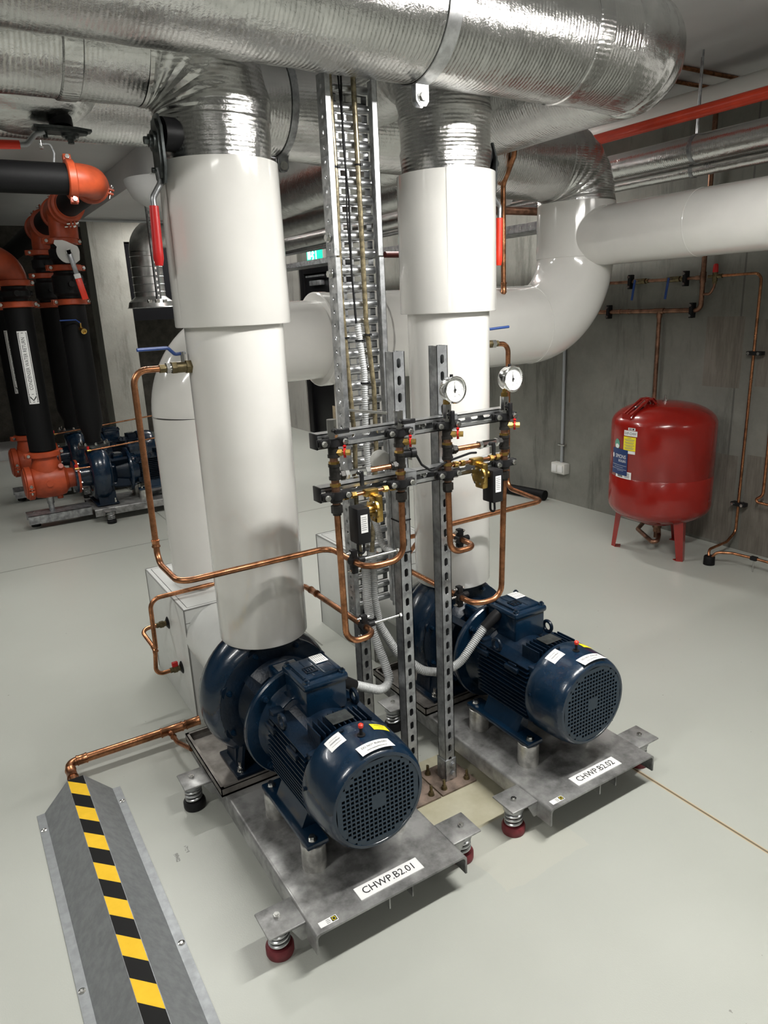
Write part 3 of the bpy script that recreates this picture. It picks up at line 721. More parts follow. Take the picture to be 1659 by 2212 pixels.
for i, (y, z) in enumerate(((3.02, CEIL-.0115), (2.83, CEIL-.0115))):
    tag(MB().cyl((2.2,y,z), (4.25,y,z), .011, n=12).build('copper_tube', 'copper'), ('upper' if i == 0 else 'lower')+' of the two thin copper tubes crossing under the ceiling at upper right', 'tube')

# straps
def strap(label, x, y, z, r, mat='galv_bright', hang=True, lugdir=-1):
    e = empty('pipe_clamp', (x,y,z), 0, label, 'clamp')
    n = 64; w = .042; t = .004; mb = MB(); rings = []
    for i in range(n+1):
        a = 2*math.pi*i/n; d = V((0, math.cos(a), math.sin(a)))
        rings.append([mb.bm.verts.new(V((xx,0,0))+d*rr) for xx, rr in ((-w/2,r+.002),(w/2,r+.002),(w/2,r+.002+t),(-w/2,r+.002+t))])
    for A, B in zip(rings, rings[1:]):
        for k in range(4): mb.bm.faces.new((A[k], A[(k+1)%4], B[(k+1)%4], B[k]))
    mb.build('band', mat, e, doubles=True)
    lug = MB()
    for s in (-1, 1):
        f = lambda u, v, d: V((u, s*.009+d, v))
        pts = [(-w/2,-r-.002),(w/2,-r-.002),(w/2,-r-.045),(w/2-.010,-r-.058),(-w/2+.010,-r-.058),(-w/2,-r-.045)]
        lug.prism(pts, -.0025, .0025, f)
    lug.build('lug', mat, e)
    MB().hexa((0,-.022,-r-.036), (0,-.012,-r-.036), .012).cyl((0,-.0125,-r-.036), (0,.024,-r-.036), .0065, n=12).cyl((0,-.014,-r-.036),(0,-.0115,-r-.036),.016,n=20).build('bolt', 'zinc_bolt', e)
    MB().cyl((0,0,r+.003), (0,0,CEIL-z-.001), .006, n=10).build('hanger_rod', mat, e)
    return e
strap('bright zinc strap clamp round the big overhead foil pipe, its bolted lug below', 1.26, yA, zA, rF)
strap('dark strap clamp round the shaded foil pipe between left clad pipe and cable tray', 1.30, yC, zA, rF, 'galv')

# butterfly valve levers
def lever_valve(name, label, loc, neck, plate_o, pu, pv, path, grip, gripmat, plen=.085, pw=.04):
    e = empty(name, (0,0,0), 0, label, 'valve')
    if neck: MB().cyl(neck[0], neck[1], neck[2], n=28).build('neck', 'black', e)
    o, u, v = V(plate_o), V(pu).normalized(), V(pv).normalized(); n = u.cross(v)
    sh = [(-pw*.8,-plen),(pw*.6,-plen),(pw,-plen*.5),(pw,plen*.6),(pw*.4,plen),(-pw*.5,plen),(-pw,plen*.4),(-pw,-plen*.6)]
    mb = MB(); mb.prism(sh, 0, .007, lambda a, b, d: o+u*a+v*b+n*d); mb.prism([(a*.8,b*.85) for a, b in sh], .007, .014, lambda a, b, d: o+u*a+v*b+n*d)
    mb.build('notch_plate', 'valvegrey', e)
    mb = MB(); c = o+v*plen*.25; mb.cyl(c, c+n*.022, .026, n=24); mb.cyl(c+n*.02, c+n*.030, .016, n=20); mb.hexa(c+n*.03, c+n*.042, .010)
    mb.build('spindle', 'valvegrey', e)
    c2 = o-v*plen*.6; MB().cyl(c2, c2+n*.03, .007, n=12).build('stop_pin', 'valvegrey', e)
    mb = MB(); mb.sweep(fillet(path, .02, 4), .0085, 10); mb.build('lever', 'lever', e)
    mb = MB(); mb.sweep(resample([V(grip[0]), V(grip[1])], .02), lambda i, k: .0125+.002*(i/k)-(.004 if i == k-1 else 0), 14); mb.build('grip', gripmat, e)
    return e
lever_valve('butterfly_valve_lever', 'dark valve plate with a long red gripped lever hanging beside the left clad pipe', None, ((.72,2.10,2.115),(.628,2.09,2.115),.042),
    (.622,2.09,2.075), (0,-1,0), (0,0,1), [(.606,2.09,2.03),(.612,2.09,1.995),(.585,2.09,1.955),(.585,2.09,1.925)], ((.585,2.09,1.935),(.580,2.09,1.782)), 'redgrip')
lever_valve('butterfly_valve_lever', 'red gripped valve lever at the far left edge under the foil pipes', None, ((.475,2.625,2.27),(.475,2.61,2.222),.035),
    (.475,2.61,2.222), (0,1,0), (1,0,0), [(.42,2.60,2.208),(.395,2.60,2.20),(.365,2.60,2.168),(.335,2.60,2.166)], ((.345,2.60,2.166),(.18,2.60,2.158)), 'redgrip_bright', .085, .040)
lever_valve('butterfly_valve_lever', 'bright red valve grip peeping out right of the right clad pipe', None, ((1.72,2.16,2.14),(1.80,2.16,2.14),.04),
    (1.815,2.16,2.10), (0,1,0), (0,0,1), [(1.83,2.16,2.02),(1.868,2.16,1.98),(1.866,2.16,1.93)], ((1.866,2.16,1.94),(1.862,2.16,1.775)), 'redgrip_bright')

# ------------------------------------------------------------------ white clad suction header with two legs, riser and branch
e = empty('suction_header', (0,0,0), 0, 'thick white clad header pipe running behind both clad pipes and turning up at the right', 'pipe')
zH = 1.512; yH = 3.0; rS = .174; rL = .206
MB().sweep(arc((.904+.27,yH,zH-.27), 90, 180, .27, (1,0,0), (0,0,1), 20), rS, 64).build('left_elbow', 'pvc', e)
MB().cyl((1.172,yH,zH), (1.53,yH,zH), rS, n=64).build('narrow_run', 'pvc', e)
MB().lathe((1.50,yH,zH), (1,0,0), [(rS,0),(rL-.002,0),(rL+.003,.004),(rL+.003,.05),(rL,.052),(rL,.30)], 72).build('collar', 'pvc', e)
MB().cyl((1.79,yH,zH), (2.80,yH,zH), rL, n=72).build('wide_run', 'pvc', e)
MB().sweep(arc((2.79,yH,zH+.35), -90, 0, .35, (1,0,0), (0,0,1), 26), rL+.002, 72).build('right_elbow', 'pvc', e)
MB().lathe((3.14,yH,1.855), (0,0,1), [(rL+.002,0),(rL+.005,.002),(rL+.003,.28),(rL-.003,.285)], 72).build('riser', 'pvc', e)
MB().cyl((3.14,yH,1.955), (3.14,-1.2,1.955), .150, .150, n=64).build('branch', 'pvc', e)
MB().lathe((3.14,2.22,1.955), (0,-1,0), [(.1502,0),(.1512,.001),(.1512,.006),(.1502,.007)], 64, cap=False).build('branch_joint', 'pvc', e)
MB().lathe((.904,yH,.50), (0,0,1), [(rS+.001,0),(rS,.003),(rS,zH-.27-.50)], 64).build('left_leg', 'pvc', e)
MB().lathe((1.775,yH,.50), (0,0,1), [(rS+.001,0),(rS,.003),(rS,.90)], 64).build('right_leg', 'pvc', e)
foilpipe('foil_lagged_pipe', 'foil lagged elbow on top of the white riser at the right', [
    ('sleeve', 'foil_z', lambda mb: mb.lathe((3.14,yH,2.118), (0,0,1), [(.200,0),(.202,.004),(.208,.02),(.204,.04)], 56)),
    ('elbow', 'foil_z', lambda mb: mb.sweep(arc((2.93,yH,2.13), -2, 92, .21, (1,0,0), (0,0,1), 20), lambda i, k: .204+.003*math.sin(i*1.9), 48)),
    ('straight_run', 'foil_x', lambda mb: mb.lathe((2.16,yH+.0,2.345), (1,0,0), [(.190,0),(.190,.10),(.196,.12),(.192,.30),(.200,.50),(.202,.80)], 48))])
def sheetbox(label, x0, x1, y0, y1, h, cyx):
    e = empty('insulation_box', ((x0+x1)/2, (y0+y1)/2, 0), 0, label, 'insulation box', 'white insulation boxes behind the pumps')
    hx, hy = (x1-x0)/2, (y1-y0)/2
    MB().box(-hx, hx, -hy, hy, 0.0, h, .002).build('casing', 'boxwhite', e)
    mb = MB(); t = .0012; w = .0022
    for s in (-1, 1):
        for q in (-1, 1):
            mb.box(s*hx-w, s*hx+w, q*hy-w, q*hy+w, .004, h+.0005)
            mb.box(s*(hx-.020)-.0008, s*(hx-.020)+.0008, -hy+.02, hy-.02, h, h+t*.6)
        mb.box(s*hx-w, s*hx+w, -hy, hy, h-w, h+w*.7); mb.box(-hx, hx, s*hy-w, s*hy+w, h-w, h+w*.7)
        mb.box(-hx+.02, hx-.02, s*(hy-.020)-.0008, s*(hy-.020)+.0008, h, h+t*.6)
    mb.box(-hx, hx, -hy-.0012, -hy+.001, h-.06, h-.0575)
    mb.build('corner_folds', 'seam', e)
    cx = cyx-(x0+x1)/2
    MB().lathe((cx,-hy,.375), (0,-1,0), [(.132,-.02),(.132,.320),(.128,.325),(.10,.326)], 56).build('drum', 'boxwhite', e)
    return e
sheetbox('white sheet metal insulation box on the floor behind the left pump, with two fittings', .672, 1.132, 2.69, 3.29, .507, .801)
sheetbox('white sheet metal insulation box on the floor behind the cable tray and right pump', 1.547, 2.007, 2.69, 3.245, .507, 1.62)
MB_ = MB(); MB_.box(-.026, .026, -.002, .002, .10, .20)
s_ = MB_.build('strap_plate', 'boxwhite'); s_.location = (.73, 2.686, 0); tag(s_, 'small screwed sheet strap low on the front of the left insulation box', 'strap')

# ------------------------------------------------------------------ copper
def coppertube(label, pts, r=.0095, fil=.035, mat='copper', sockets=(), name='copper_tube', group=None):
    e = empty(name, (0,0,0), 0, label, 'tube', group)
    MB().tube(pts, r, fil, 14, 7).build('tube', mat, e)
    for a, b in sockets:
        a, b = V(a), V(b); d = (b-a).normalized(); L = (b-a).length
        MB().lathe(a, d, [(r,0),(r+.0035,.001),(r+.0035,.005),(r+.0018,.008),(r+.0018,L-.008),(r+.0035,L-.005),(r+.0035,L-.001),(r,L)], 18).build('socket', mat, e)
    return e
yM = 1.70
coppertube('copper tube from the left clad pipe valve across to the second manifold', [(.565,2.15,1.50),(.482,2.15,1.50),(.480,2.15,.915),(.482,1.935,.915),(.965,1.935,.915),(.965,yM,.915),(1.095,yM,.915),(1.095,yM,1.115)], fil=.045,
    sockets=[((.480,2.15,.99),(.480,2.15,.965))])
coppertube('copper tube from the first manifold passing back behind the left clad pipe', [(.88,yM,1.115),(.884,yM,.697),(.988,yM,.697),(.990,2.20,.690),(.990,2.50,.60),(.990,2.84,.532),(.578,2.84,.530),(.575,2.84,.31)], fil=.045,
    sockets=[((.988,2.10,.695),(.988,2.15,.695))])
coppertube('copper loop linking the two brass fittings on the left side of the insulation box', [(.63,2.985,.345),(.553,2.985,.345),(.572,2.84,.305),(.560,2.84,.188),(.63,2.84,.19)], r=.009, fil=.035,
    sockets=[((.5705,2.86,.312),(.572,2.835,.295))])
coppertube('copper tube from the third manifold to the valve of the right clad pipe', [(1.266,yM,1.11),(1.270,yM,.893),(1.375,yM,.893),(1.375,1.925,.900),(1.88,1.925,.906),(1.916,2.165,.906),(1.916,2.165,1.485),(1.85,2.165,1.489)], fil=.04)
coppertube('copper tube dropping from the fourth manifold and looping back low past the right clad pipe', [(1.49,yM,1.10),(1.480,yM,.69),(1.370,yM,.69),(1.370,2.417,.695),(1.66,2.417,.695),(1.66,2.60,.50)], fil=.045)
coppertube('copper drain pipe with a tee running to the end of the hazard striped cover', [(.157,2.40,.045),(.157,2.62,.05),(.62,2.615,.05)], r=.0165, fil=.03, sockets=[((.157,2.52,.048),(.157,2.575,.049)),((.185,2.62,.05),(.225,2.62,.05)),((.50,2.615,.05),(.59,2.615,.05)),((.60,2.615,.05),(.66,2.615,.052))])
coppertube('short copper spur from the drain tee to the front left drip tray', [(.535,2.615,.05),(.535,2.50,.06),(.552,2.36,.10)], r=.0085, fil=.03, sockets=[((.535,2.59,.05),(.535,2.55,.055))])
coppertube('copper pipe standing on the white header, cranked near the top', [(2.517,2.88,1.68),(2.512,2.88,2.19),(2.50,2.79,2.30),(2.50,2.78,2.45)], r=.0125, fil=.05, sockets=[((2.517,2.88,1.685),(2.517,2.88,1.735))], mat='copper')
coppertube('thick brown copper pipe crossing behind the right clad pipe', [(2.3,3.3,2.13),(3.25,3.3,2.135)], r=.022, mat='copper_dark')
coppertube('dark red capped pipe end seen between the right clad pipe and the riser', [(2.9,4.6,2.0),(4.0,4.6,2.0)], r=.022, mat='darkred')

# box fittings and pipe valves
def compression(e, a, d, seq):
    a, d = V(a), V(d).normalized(); h = 0
    for kind, L, r, mat in seq:
        mb = MB()
        if kind == 'hex': mb.hexa(a+d*h, a+d*(h+L), r)
        else: mb.cyl(a+d*h, a+d*(h+L), r, n=18)
        mb.build({'hex':'nut','cyl':'body','ball':'ball_body'}[kind], mat, e); h += L
e = empty('ball_valve', (.655,2.15,1.50), 0, 'aged brass ball valve with a long blue lever on the left clad pipe', 'valve')
compression(e, (0.01,0,0), (-1,0,0), [('cyl',.006,.024,'valvegrey'),('hex',.022,.021,'brass_dark'),('cyl',.028,.0165,'brass_dark'),('hex',.014,.0185,'brass_dark'),('cyl',.006,.012,'zinc_bolt'),('hex',.010,.0165,'zinc_bolt'),('cyl',.004,.011,'brass_dark'),('hex',.016,.0135,'brass_dark')])
MB().cyl((-.022,0,.014), (-.022,0,.038), .007, n=12).hexa((-.022,0,.036), (-.022,0,.044), .008).build('stem', 'zinc_bolt', e)
MB().sweep(fillet([(-.015,0,.040),(-.045,0,.038),(-.065,-.002,.058),(-.155,-.012,.058)], .012, 4), lambda i, k: .0052, 8).build('lever', 'bluegrip', e)
e = empty('ball_valve', (1.765,2.165,1.49), 0, 'ball valve with a blue lever on the right side of the right clad pipe', 'valve')
compression(e, (0,0,0), (1,0,0), [('hex',.035,.018,'brass_dark'),('cyl',.03,.014,'brass_dark'),('hex',.018,.0165,'zinc_bolt'),('hex',.014,.013,'brass_dark')])
MB().cyl((.03,0,.012), (.03,0,.05), .006, n=10).build('stem', 'zinc_bolt', e)
MB().sweep(fillet([(.03,0,.048),(.05,0,.055),(.145,-.01,.060)], .012, 4), .005, 8).build('lever', 'bluegrip', e)
for y, z, red in ((2.985,.345,False),(2.84,.19,True)):
    e = empty('box_fitting', (.672,y,z), 0, 'brass fitting with '+('a red tap' if red else 'a dark collar')+' on the left side of the white insulation box', 'pipe fitting')
    MB().lathe((0,0,0), (-1,0,0), [(.028,0),(.026,.003),(.014,.010)], 24).build('rubber_collar', 'black', e)
    compression(e, (-.008,0,0), (-1,0,0), [('cyl',.012,.012,'brass_dark'),('hex',.018,.015,'brass_dark'),('hex',.014,.0115,'brass_dark')])
    if red: MB().box(-.042, -.016, -.008, .008, .012, .034, .004).build('tap_handle', 'redgrip', e)

# ------------------------------------------------------------------ strut posts, rails
def strut_post(name, label, x, y, z0, z1, plate=True, foot=True):
    e = empty(name, (x,y,0), 0, label, 'strut post')
    h = .0205; mb = MB(); t = .0025
    mb.slotted((-h, -h, z0), (1,0,0), (0,0,1), .041, z1-z0, .05, .014, .028)
    # side walls with the shallow rib, open back with returned lips
    for s in (-1, 1):
        mb.box(*sorted((s*h, s*(h-t))), -h, h, z0, z1)
        mb.box(*sorted((s*h, s*(h-.0095))), h-t, h, z0, z1)
        mb.box(*sorted((s*(h-.0095), s*(h-.0095-t))), h-.009, h, z0, z1)
    mb.build('channel', 'galv', e)
    if plate:
        MB().box(-.075, .075, -.075, .075, 0.0005, .008, .001).build('base_plate', 'rusty', e)
        for i, (dx, dy) in enumerate(((-.05,-.05),(.05,-.05),(-.05,.05),(.05,.05))):
            MB().cyl((dx,dy,.008), (dx,dy,.0105), .0115, n=18).hexa((dx,dy,.0105), (dx,dy,.020), .0095).cyl((dx,dy,.02), (dx,dy,.044), .0052, n=12).build('anchor_bolt', 'brass_dark', e)
    if foot:
        mb = MB(); q = .0245; zt = .092
        mb.box(-q, q, -q, -q+.004, .008, zt, .001); mb.box(-q, -q+.004, -q, q, .008, zt, .001); mb.box(q-.004, q, -q, q, .008, zt, .001)
        f = mb.build('foot_bracket', 'galv', e)
        mb = MB()
        for z in (.035, .070): mb.cyl((.006,-q,z), (.006,-q-.002,z), .0115, n=18); mb.hexa((.006,-q-.002,z), (.006,-q-.009,z), .0085); mb.cyl((-q,.0,z), (-q-.001,.0,z), .004, n=12)
        mb.build('bracket_bolts', 'galv', f)
    return e
strut_post('strut_post', 'slotted galvanised post on a rusty base plate between the two skids, right of the pair', 1.302, 1.787, .012, 1.527)
strut_post('strut_post', 'slotted galvanised post behind the front left motor, left of the pair carrying the rails', 1.146, 1.787, .012, 1.520)
strut_post('strut_post', 'slotted galvanised post standing under the lower end of the cable tray', 1.115, 2.02, .0, .66, plate=False, foot=False)
def rail(label, z, group='horizontal strut rails'):
    e = empty('strut_rail', (.845,1.745,z), 0, label, 'strut rail', group); L = .69; h = .0205; mb = MB(); t = .0025
    mb.slotted((0, h-.002, -h), (0,0,1), (1,0,0), .041, L, .05, .014, .028)          # slotted web (back)
    for s in (-1, 1):
        mb.box(0, L, -h, h, *sorted((s*h, s*(h-t))))
        mb.box(0, L, -h, -h+t, *sorted((s*h, s*(h-.0095)))); mb.box(0, L, -h, -h+.008, *sorted((s*(h-.0095), s*(h-.0095-t))))
    mb.build('channel', 'galv_bright', e)
    for x in (0, L): 
        MB().box(x-.003, x+.002, -h-.001, h+.001, -h-.001, h+.001, .001).build('end_cap', 'black', e)
    for x in (.28, .437):  # channel saddles to the posts
        MB().box(x, x+.04, -h-.004, -h, -h-.003, h+.003, .002).box(x, x+.04, -h-.004, h, h, h+.004).build('saddle', 'galv', e)
    mb = MB(); mb.cyl((.36,h-.006,0), (.36,-.002,0), .010, n=14); mb.hexa((.36,-.002,0), (.36,-.01,0), .008); mb.build('rail_bolt', 'zinc_bolt', e)
    return e
rail('upper galvanised slotted rail carrying the valve manifolds', 1.300)
rail('lower galvanised slotted rail carrying the valve manifolds', 1.150)

# ------------------------------------------------------------------ manifolds: vertical valve trees clamped to the rails
def manifold(x, label, zs, gaugez=None, side=1):
    # zs: dict of heights
    e = empty('valve_manifold', (x, yM, 0), 0, label, 'valve manifold', 'valve manifolds on the two rails')
    m = 'blackiron'
    mb = MB(); mb.cyl((0,0,1.125), (0,0,1.31), .0115, n=20); mb.build('stem_pipe', 'copper_dark', e)
    for z0, z1 in ((1.262,1.292),(1.20,1.236),(1.135,1.158)): MB().cyl((0,0,z0), (0,0,z1), .0150, n=20).cyl((0,0,z0-.004), (0,0,z0+.004), .017, n=20).cyl((0,0,z1-.004), (0,0,z1+.004), .017, n=20).build('tee', m, e)
    for z0, z1 in ((1.238,1.247),(1.176,1.185)): MB().hexa((0,0,z0), (0,0,z1), .0150).build('brass_union', 'brass', e)
    for z in (1.300, 1.150):
        mb = MB(); mb.cyl((0,0,z-.011), (0,0,z+.011), .0195, n=20)
        mb.box(-.045, .045, .001, .010, z-.011, z+.011, .003); mb.box(-.043, .043, -.012, -.002, z-.011, z+.011, .003); mb.box(-.02, .02, .005, .024, z-.012, z+.012)
        c = mb.build('pipe_clip', 'black', e)
        for s in (-1, 1): MB().cyl((s*.032,-.012,z), (s*.032,-.015,z), .0085, n=16).hexa((s*.032,-.015,z), (s*.032,-.021,z), .0065).build('clip_bolt', 'zinc_bolt', c)
    MB().hexa((0,0,1.100), (0,0,1.122), .0165).cyl((0,0,1.094), (0,0,1.102), .0125, n=16).build('bottom_nut', m, e)
    # top cock: chrome hexagon with black T handle
    MB().cyl((0,0,1.312), (0,0,1.362), .0135, n=8).hexa((0,0,1.308), (0,0,1.320), .0155).build('cock_body', 'chrome', e)
    k = MB().cyl((.0,-.010,1.332), (.0,-.026,1.332), .008, n=14)
    if gaugez: k.box(-.007, .007, -.032, -.022, 1.305, 1.345, .003)
    else: k.box(-.006, .038, -.032, -.022, 1.325, 1.339, .003)
    k.build('cock_handle', 'blackgloss', e)
    # brass test plug with red strap, pointing forward right
    d = V((.75,-.66,0)); p = V((0,0,1.272)); q = MB().hexa(p+d*.010, p+d*.026, .0105).cyl(p+d*.026, p+d*.036, .008, n=14).hexa(p+d*.036, p+d*.048, .0090).build('test_plug', 'brass', e)
    mb = MB(); mb.cyl(p+d*.030, p+d*.034, .0115, n=18); c = p+d*.032; mb.box(-.003, .003, -.002, .002, -.015, .015, 0, T=Matrix.Translation(c)); mb.cyl(c+V((0,-.002,.016)), c+V((0,.002,.016)), .0045, n=10); mb.build('red_strap', 'redgrip', q)
    if gaugez:
        MB().hexa((0,0,1.362), (0,0,1.374), .0105).cyl((0,0,1.372), (0,0,gaugez-.034), .0065, n=12).build('gauge_adapter', 'brass', e)
    return e
manifold(.880, 'first valve manifold from the left, at the ends of the rails', None)
manifold(1.095, 'second valve manifold from the left, in front of the left strut post', None)
manifold(1.266, 'third valve manifold from the left, under the left pressure gauge', None, 1.412)
manifold(1.490, 'fourth valve manifold at the right ends of the rails, under the right pressure gauge', None, 1.424)
def gauge(x, z, label, rot):
    e = empty('pressure_gauge', (x, yM-.012, z), R(rot), label, 'pressure gauge', 'pressure gauges')
    MB().lathe((0,.016,0), (0,-1,0), [(.030,0),(.036,.002),(.0375,.006),(.0375,.026),(.0400,.028),(.0400,.033),(.0370,.036),(.0340,.0345),(.0335,.031)], 56, cap=False).build('case', 'chrome', e)
    MB().cyl((0,.016,0), (0,-.0135,0), .0350, n=56).build('dial', 'dial', e)
    f = plane_map((0,-.0137,0), (1,0,0), (0,0,1), .0003); mb = MB()
    for k in range(0, 31):
        a = R(225-9*k); l = .0045 if k % 5 == 0 else .0022; r0 = .029
        for w_ in (.0005,):
            c, s = math.cos(a), math.sin(a)
            mb.bm.faces.new([mb.bm.verts.new(f(*t)) for t in ((r0*c-w_*s,r0*s+w_*c),(r0*c+w_*s,r0*s-w_*c),((r0-l)*c+w_*s,(r0-l)*s-w_*c),((r0-l)*c-w_*s,(r0-l)*s+w_*c))])
    for k, t in enumerate(('0','4','8','12','16')):
        a = R(225-67.5*k); lettering(mb, t, .0058, lambda x_, y_, a=a: f(x_+.0205*math.cos(a), y_+.0205*math.sin(a)))
    lettering(mb, 'kPa', .005, lambda x_, y_: f(x_, y_-.0185)); mb.build('scale', 'ink', e, recalc=False)
    a = R(95); mb = MB(); c, s = math.cos(a), math.sin(a); f2 = plane_map((0,-.0142,0), (1,0,0), (0,0,1), .0004)
    mb.prism([(-.0018*s-.008*c,.0018*c-.008*s),(.0018*s-.008*c,-.0018*c-.008*s),(.024*c,.024*s)], 0, .0006, lambda u, v, d: V((u,-.0145-d,v)))
    mb.cyl((0,-.014,0), (0,-.017,0), .0035, n=16); mb.build('pointer', 'ink', e)
    MB().cyl((0,.002,.037), (0,.002,.044), .005, n=12).build('vent_plug', 'black', e)
    return e
gauge(1.278, 1.404, 'round chrome pressure gauge above the third manifold, left of the two gauges', 0)
gauge(1.502, 1.416, 'round chrome pressure gauge above the fourth manifold, right of the two gauges', 0)
# cross branches with cocks, and differential switches
def crosslink(x0, x1, z, cockx, label, copx):
    e = empty('bypass_branch', (0,yM,z), 0, label, 'pipe fitting', 'bypass branches between manifolds')
    MB().cyl((x0,0,0), (x1,0,0), .0080, n=14).build('tube', 'copper', e)
    for x in (x0+.022, x1-.022): MB().cyl((x-.012,0,0), (x+.012,0,0), .0115, n=16).hexa((x-.006,0,0), (x+.006,0,0), .0145).build('union', 'blackiron', e)
    MB().cyl((cockx-.030,0,0), (cockx+.026,0,0), .0115, n=8).hexa((cockx-.040,0,0), (cockx-.028,0,0), .0135).hexa((cockx+.026,0,0), (cockx+.040,0,0), .0135).build('cock_body', 'chrome', e)
    MB().cyl((cockx,-.008,0), (cockx,-.024,0), .0075, n=14).box(cockx-.006, cockx+.006, -.030, -.021, -.034, .008, .003).build('cock_handle', 'blackgloss', e)
    return e
crosslink(.88, 1.095, 1.205, .950, 'bypass branch with a small chrome cock between the first and second manifolds', 1)
crosslink(1.266, 1.490, 1.222, 1.425, 'bypass branch with a small chrome cock between the third and fourth manifolds', 1)
def dpswitch(x0, x1, z, bx, boxdx, label):
    e = empty('differential_pressure_switch', (bx, yM-.006, z), 0, label, 'pressure switch', 'brass bodied pressure switches')
    MB().cyl((x0-bx,.006,0), (x1-bx,.006,0), .0052, n=12).build('tube', 'copper', e)
    for x in (x0-bx+.03, x0-bx+.055, x1-bx-.03, x1-bx-.055): MB().hexa((x-.007,.006,0), (x+.007,.006,0), .0100).build('nut', 'brass', e)
    MB().box(-.022, .022, -.006, .016, -.012, .010, .004).build('brass_head', 'brass', e)
    mb = MB(); mb.box(-.006, .018, -.034, .006, -.085, -.004, .006); mb.cyl((-.008,-.014,-.045), (-.001,-.014,-.045), .031, n=28)
    mb.build('brass_body', 'brass', e)
    mb = MB()
    for k in range(6): a = math.pi*2*k/6; mb.hexa((-.012,-.014+.025*math.cos(a),-.045+.025*math.sin(a)), (-.008,-.014+.025*math.cos(a),-.045+.025*math.sin(a)), .0038)
    mb.build('body_screws', 'zinc_bolt', e)
    s = -1 if boxdx < 0 else 1
    MB().cyl((0,-.014,-.045), (s*.040,-.014,-.045), .013, n=18).build('neck', 'brass', e)
    b = MB().box(*sorted((s*.030, s*.072)), -.040, .012, -.135, -.030, .004).build('switch_box', 'black', e)
    xc = s*.051; q = card('rating_sticker', 'white', (xc,-.0402,-.075), (1,0,0), (0,0,1), .022, .052, b, .0006)
    f = plane_map((xc,-.0409,-.075), (1,0,0), (0,0,1), .0003); mb = MB()
    for k in range(7): mb.bm.faces.new([mb.bm.verts.new(f(*t)) for t in ((-.009,.020-.006*k),(.006+.002*(k%2),.020-.006*k),(.006+.002*(k%2),.018-.006*k),(-.009,.018-.006*k))])
    mb.build('print', 'greyink', q, recalc=False)
    MB().tube([(xc-.010,-.014,-.130),(xc-.010,-.014,-.165),(xc+.012,-.010,-.175),(xc+.018,.0,-.13),(xc+.05,.02,-.10)], .0038, .014, 8).build('cable', 'black', b)
    return e
dpswitch(.88, 1.095, 1.142, .990, -1, 'brass pressure switch with a black box labelled in white, under the left manifolds')
dpswitch(1.266, 1.490, 1.175, 1.375, 1, 'brass pressure switch with a black box under the right manifolds')
o = MB().tube([(1.115,yM-.005,1.235),(1.14,yM-.012,1.235),(1.165,yM-.008,1.195),(1.20,yM-.01,1.17),(1.26,yM-.005,1.19),(1.33,yM-.03,1.21),(1.36,yM-.02,1.205)], .0036, .02, 8).build('signal_cable', 'black'); tag(o, 'thin black cable looping from the second manifold over the lower rail', 'cable')
o = MB().cyl((1.095,yM,1.235), (1.135,yM-.012,1.237), .0125, n=16).cyl((1.125,yM-.010,1.237), (1.140,yM-.013,1.237), .015, n=16).build('cable_plug', 'black'); tag(o, 'black plug at the second manifold that feeds the looping cable', 'plug')
o = MB().lathe((1.112,1.838,1.196), (-.55,-.8,.1), [(.022,-.03),(.026,.0),(.030,.004),(.031,.010),(.024,.016),(.008,.018)], 32).build('cap', 'offwhite'); tag(o, 'round cream plastic cap behind the left strut post', 'cap')

# standoff clamps on threaded rods
def standoff(x, y, z, px, label):
    e = empty('standoff_clamp', (x,y,z), 0, label, 'pipe clamp', 'standoff clamps on threaded rods')
    mb = MB(); mb.cyl((0,-.012,0), (0,.012,0), .016, n=20)
    for s in (-1, 1): mb.box(-.011, .009, -.011, .011, *sorted((s*.012, s*.038)), .004)
    mb.cyl((.012,0,0), (.035,0,0), .010, n=14); mb.build('rubber_lined_clip', 'black', e)
    mb = MB()
    for s in (-1, 1): mb.hexa((.009,0,s*.028), (.016,0,s*.028), .006); mb.cyl((-.024,0,s*.028), (.02,0,s*.028), .0032, n=10); mb.hexa((-.016,0,s*.028), (-.011,0,s*.028), .006)
    mb.build('clip_screws', 'zinc_bolt', e)
    L = px-x
    MB().cyl((.02,0,0), (L,0,0), .0045, n=12).hexa((L-.008,0,0), (L-.001,0,0), .010).build('threaded_rod', 'zinc_bolt', e)
    return e
standoff(.965, 1.775, .915, 1.125, 'black pipe clip on a threaded rod, upper of two left of the left strut post')
standoff(.988, 1.775, .696, 1.125, 'black pipe clip on a threaded rod, lower of two left of the left strut post')
standoff(1.375, 1.787, .894, 1.323, 'black pipe clip right of the right strut post, upper of two')
standoff(1.370, 1.787, .692, 1.323, 'black pipe clip right of the right strut post, lower of two')
o = MB().cyl((1.05,1.96,1.345), (1.14,1.80,1.338), .0045, n=10).build('threaded_rod', 'zinc_bolt'); tag(o, 'short zinc threaded rod behind the top of the left strut post', 'rod')

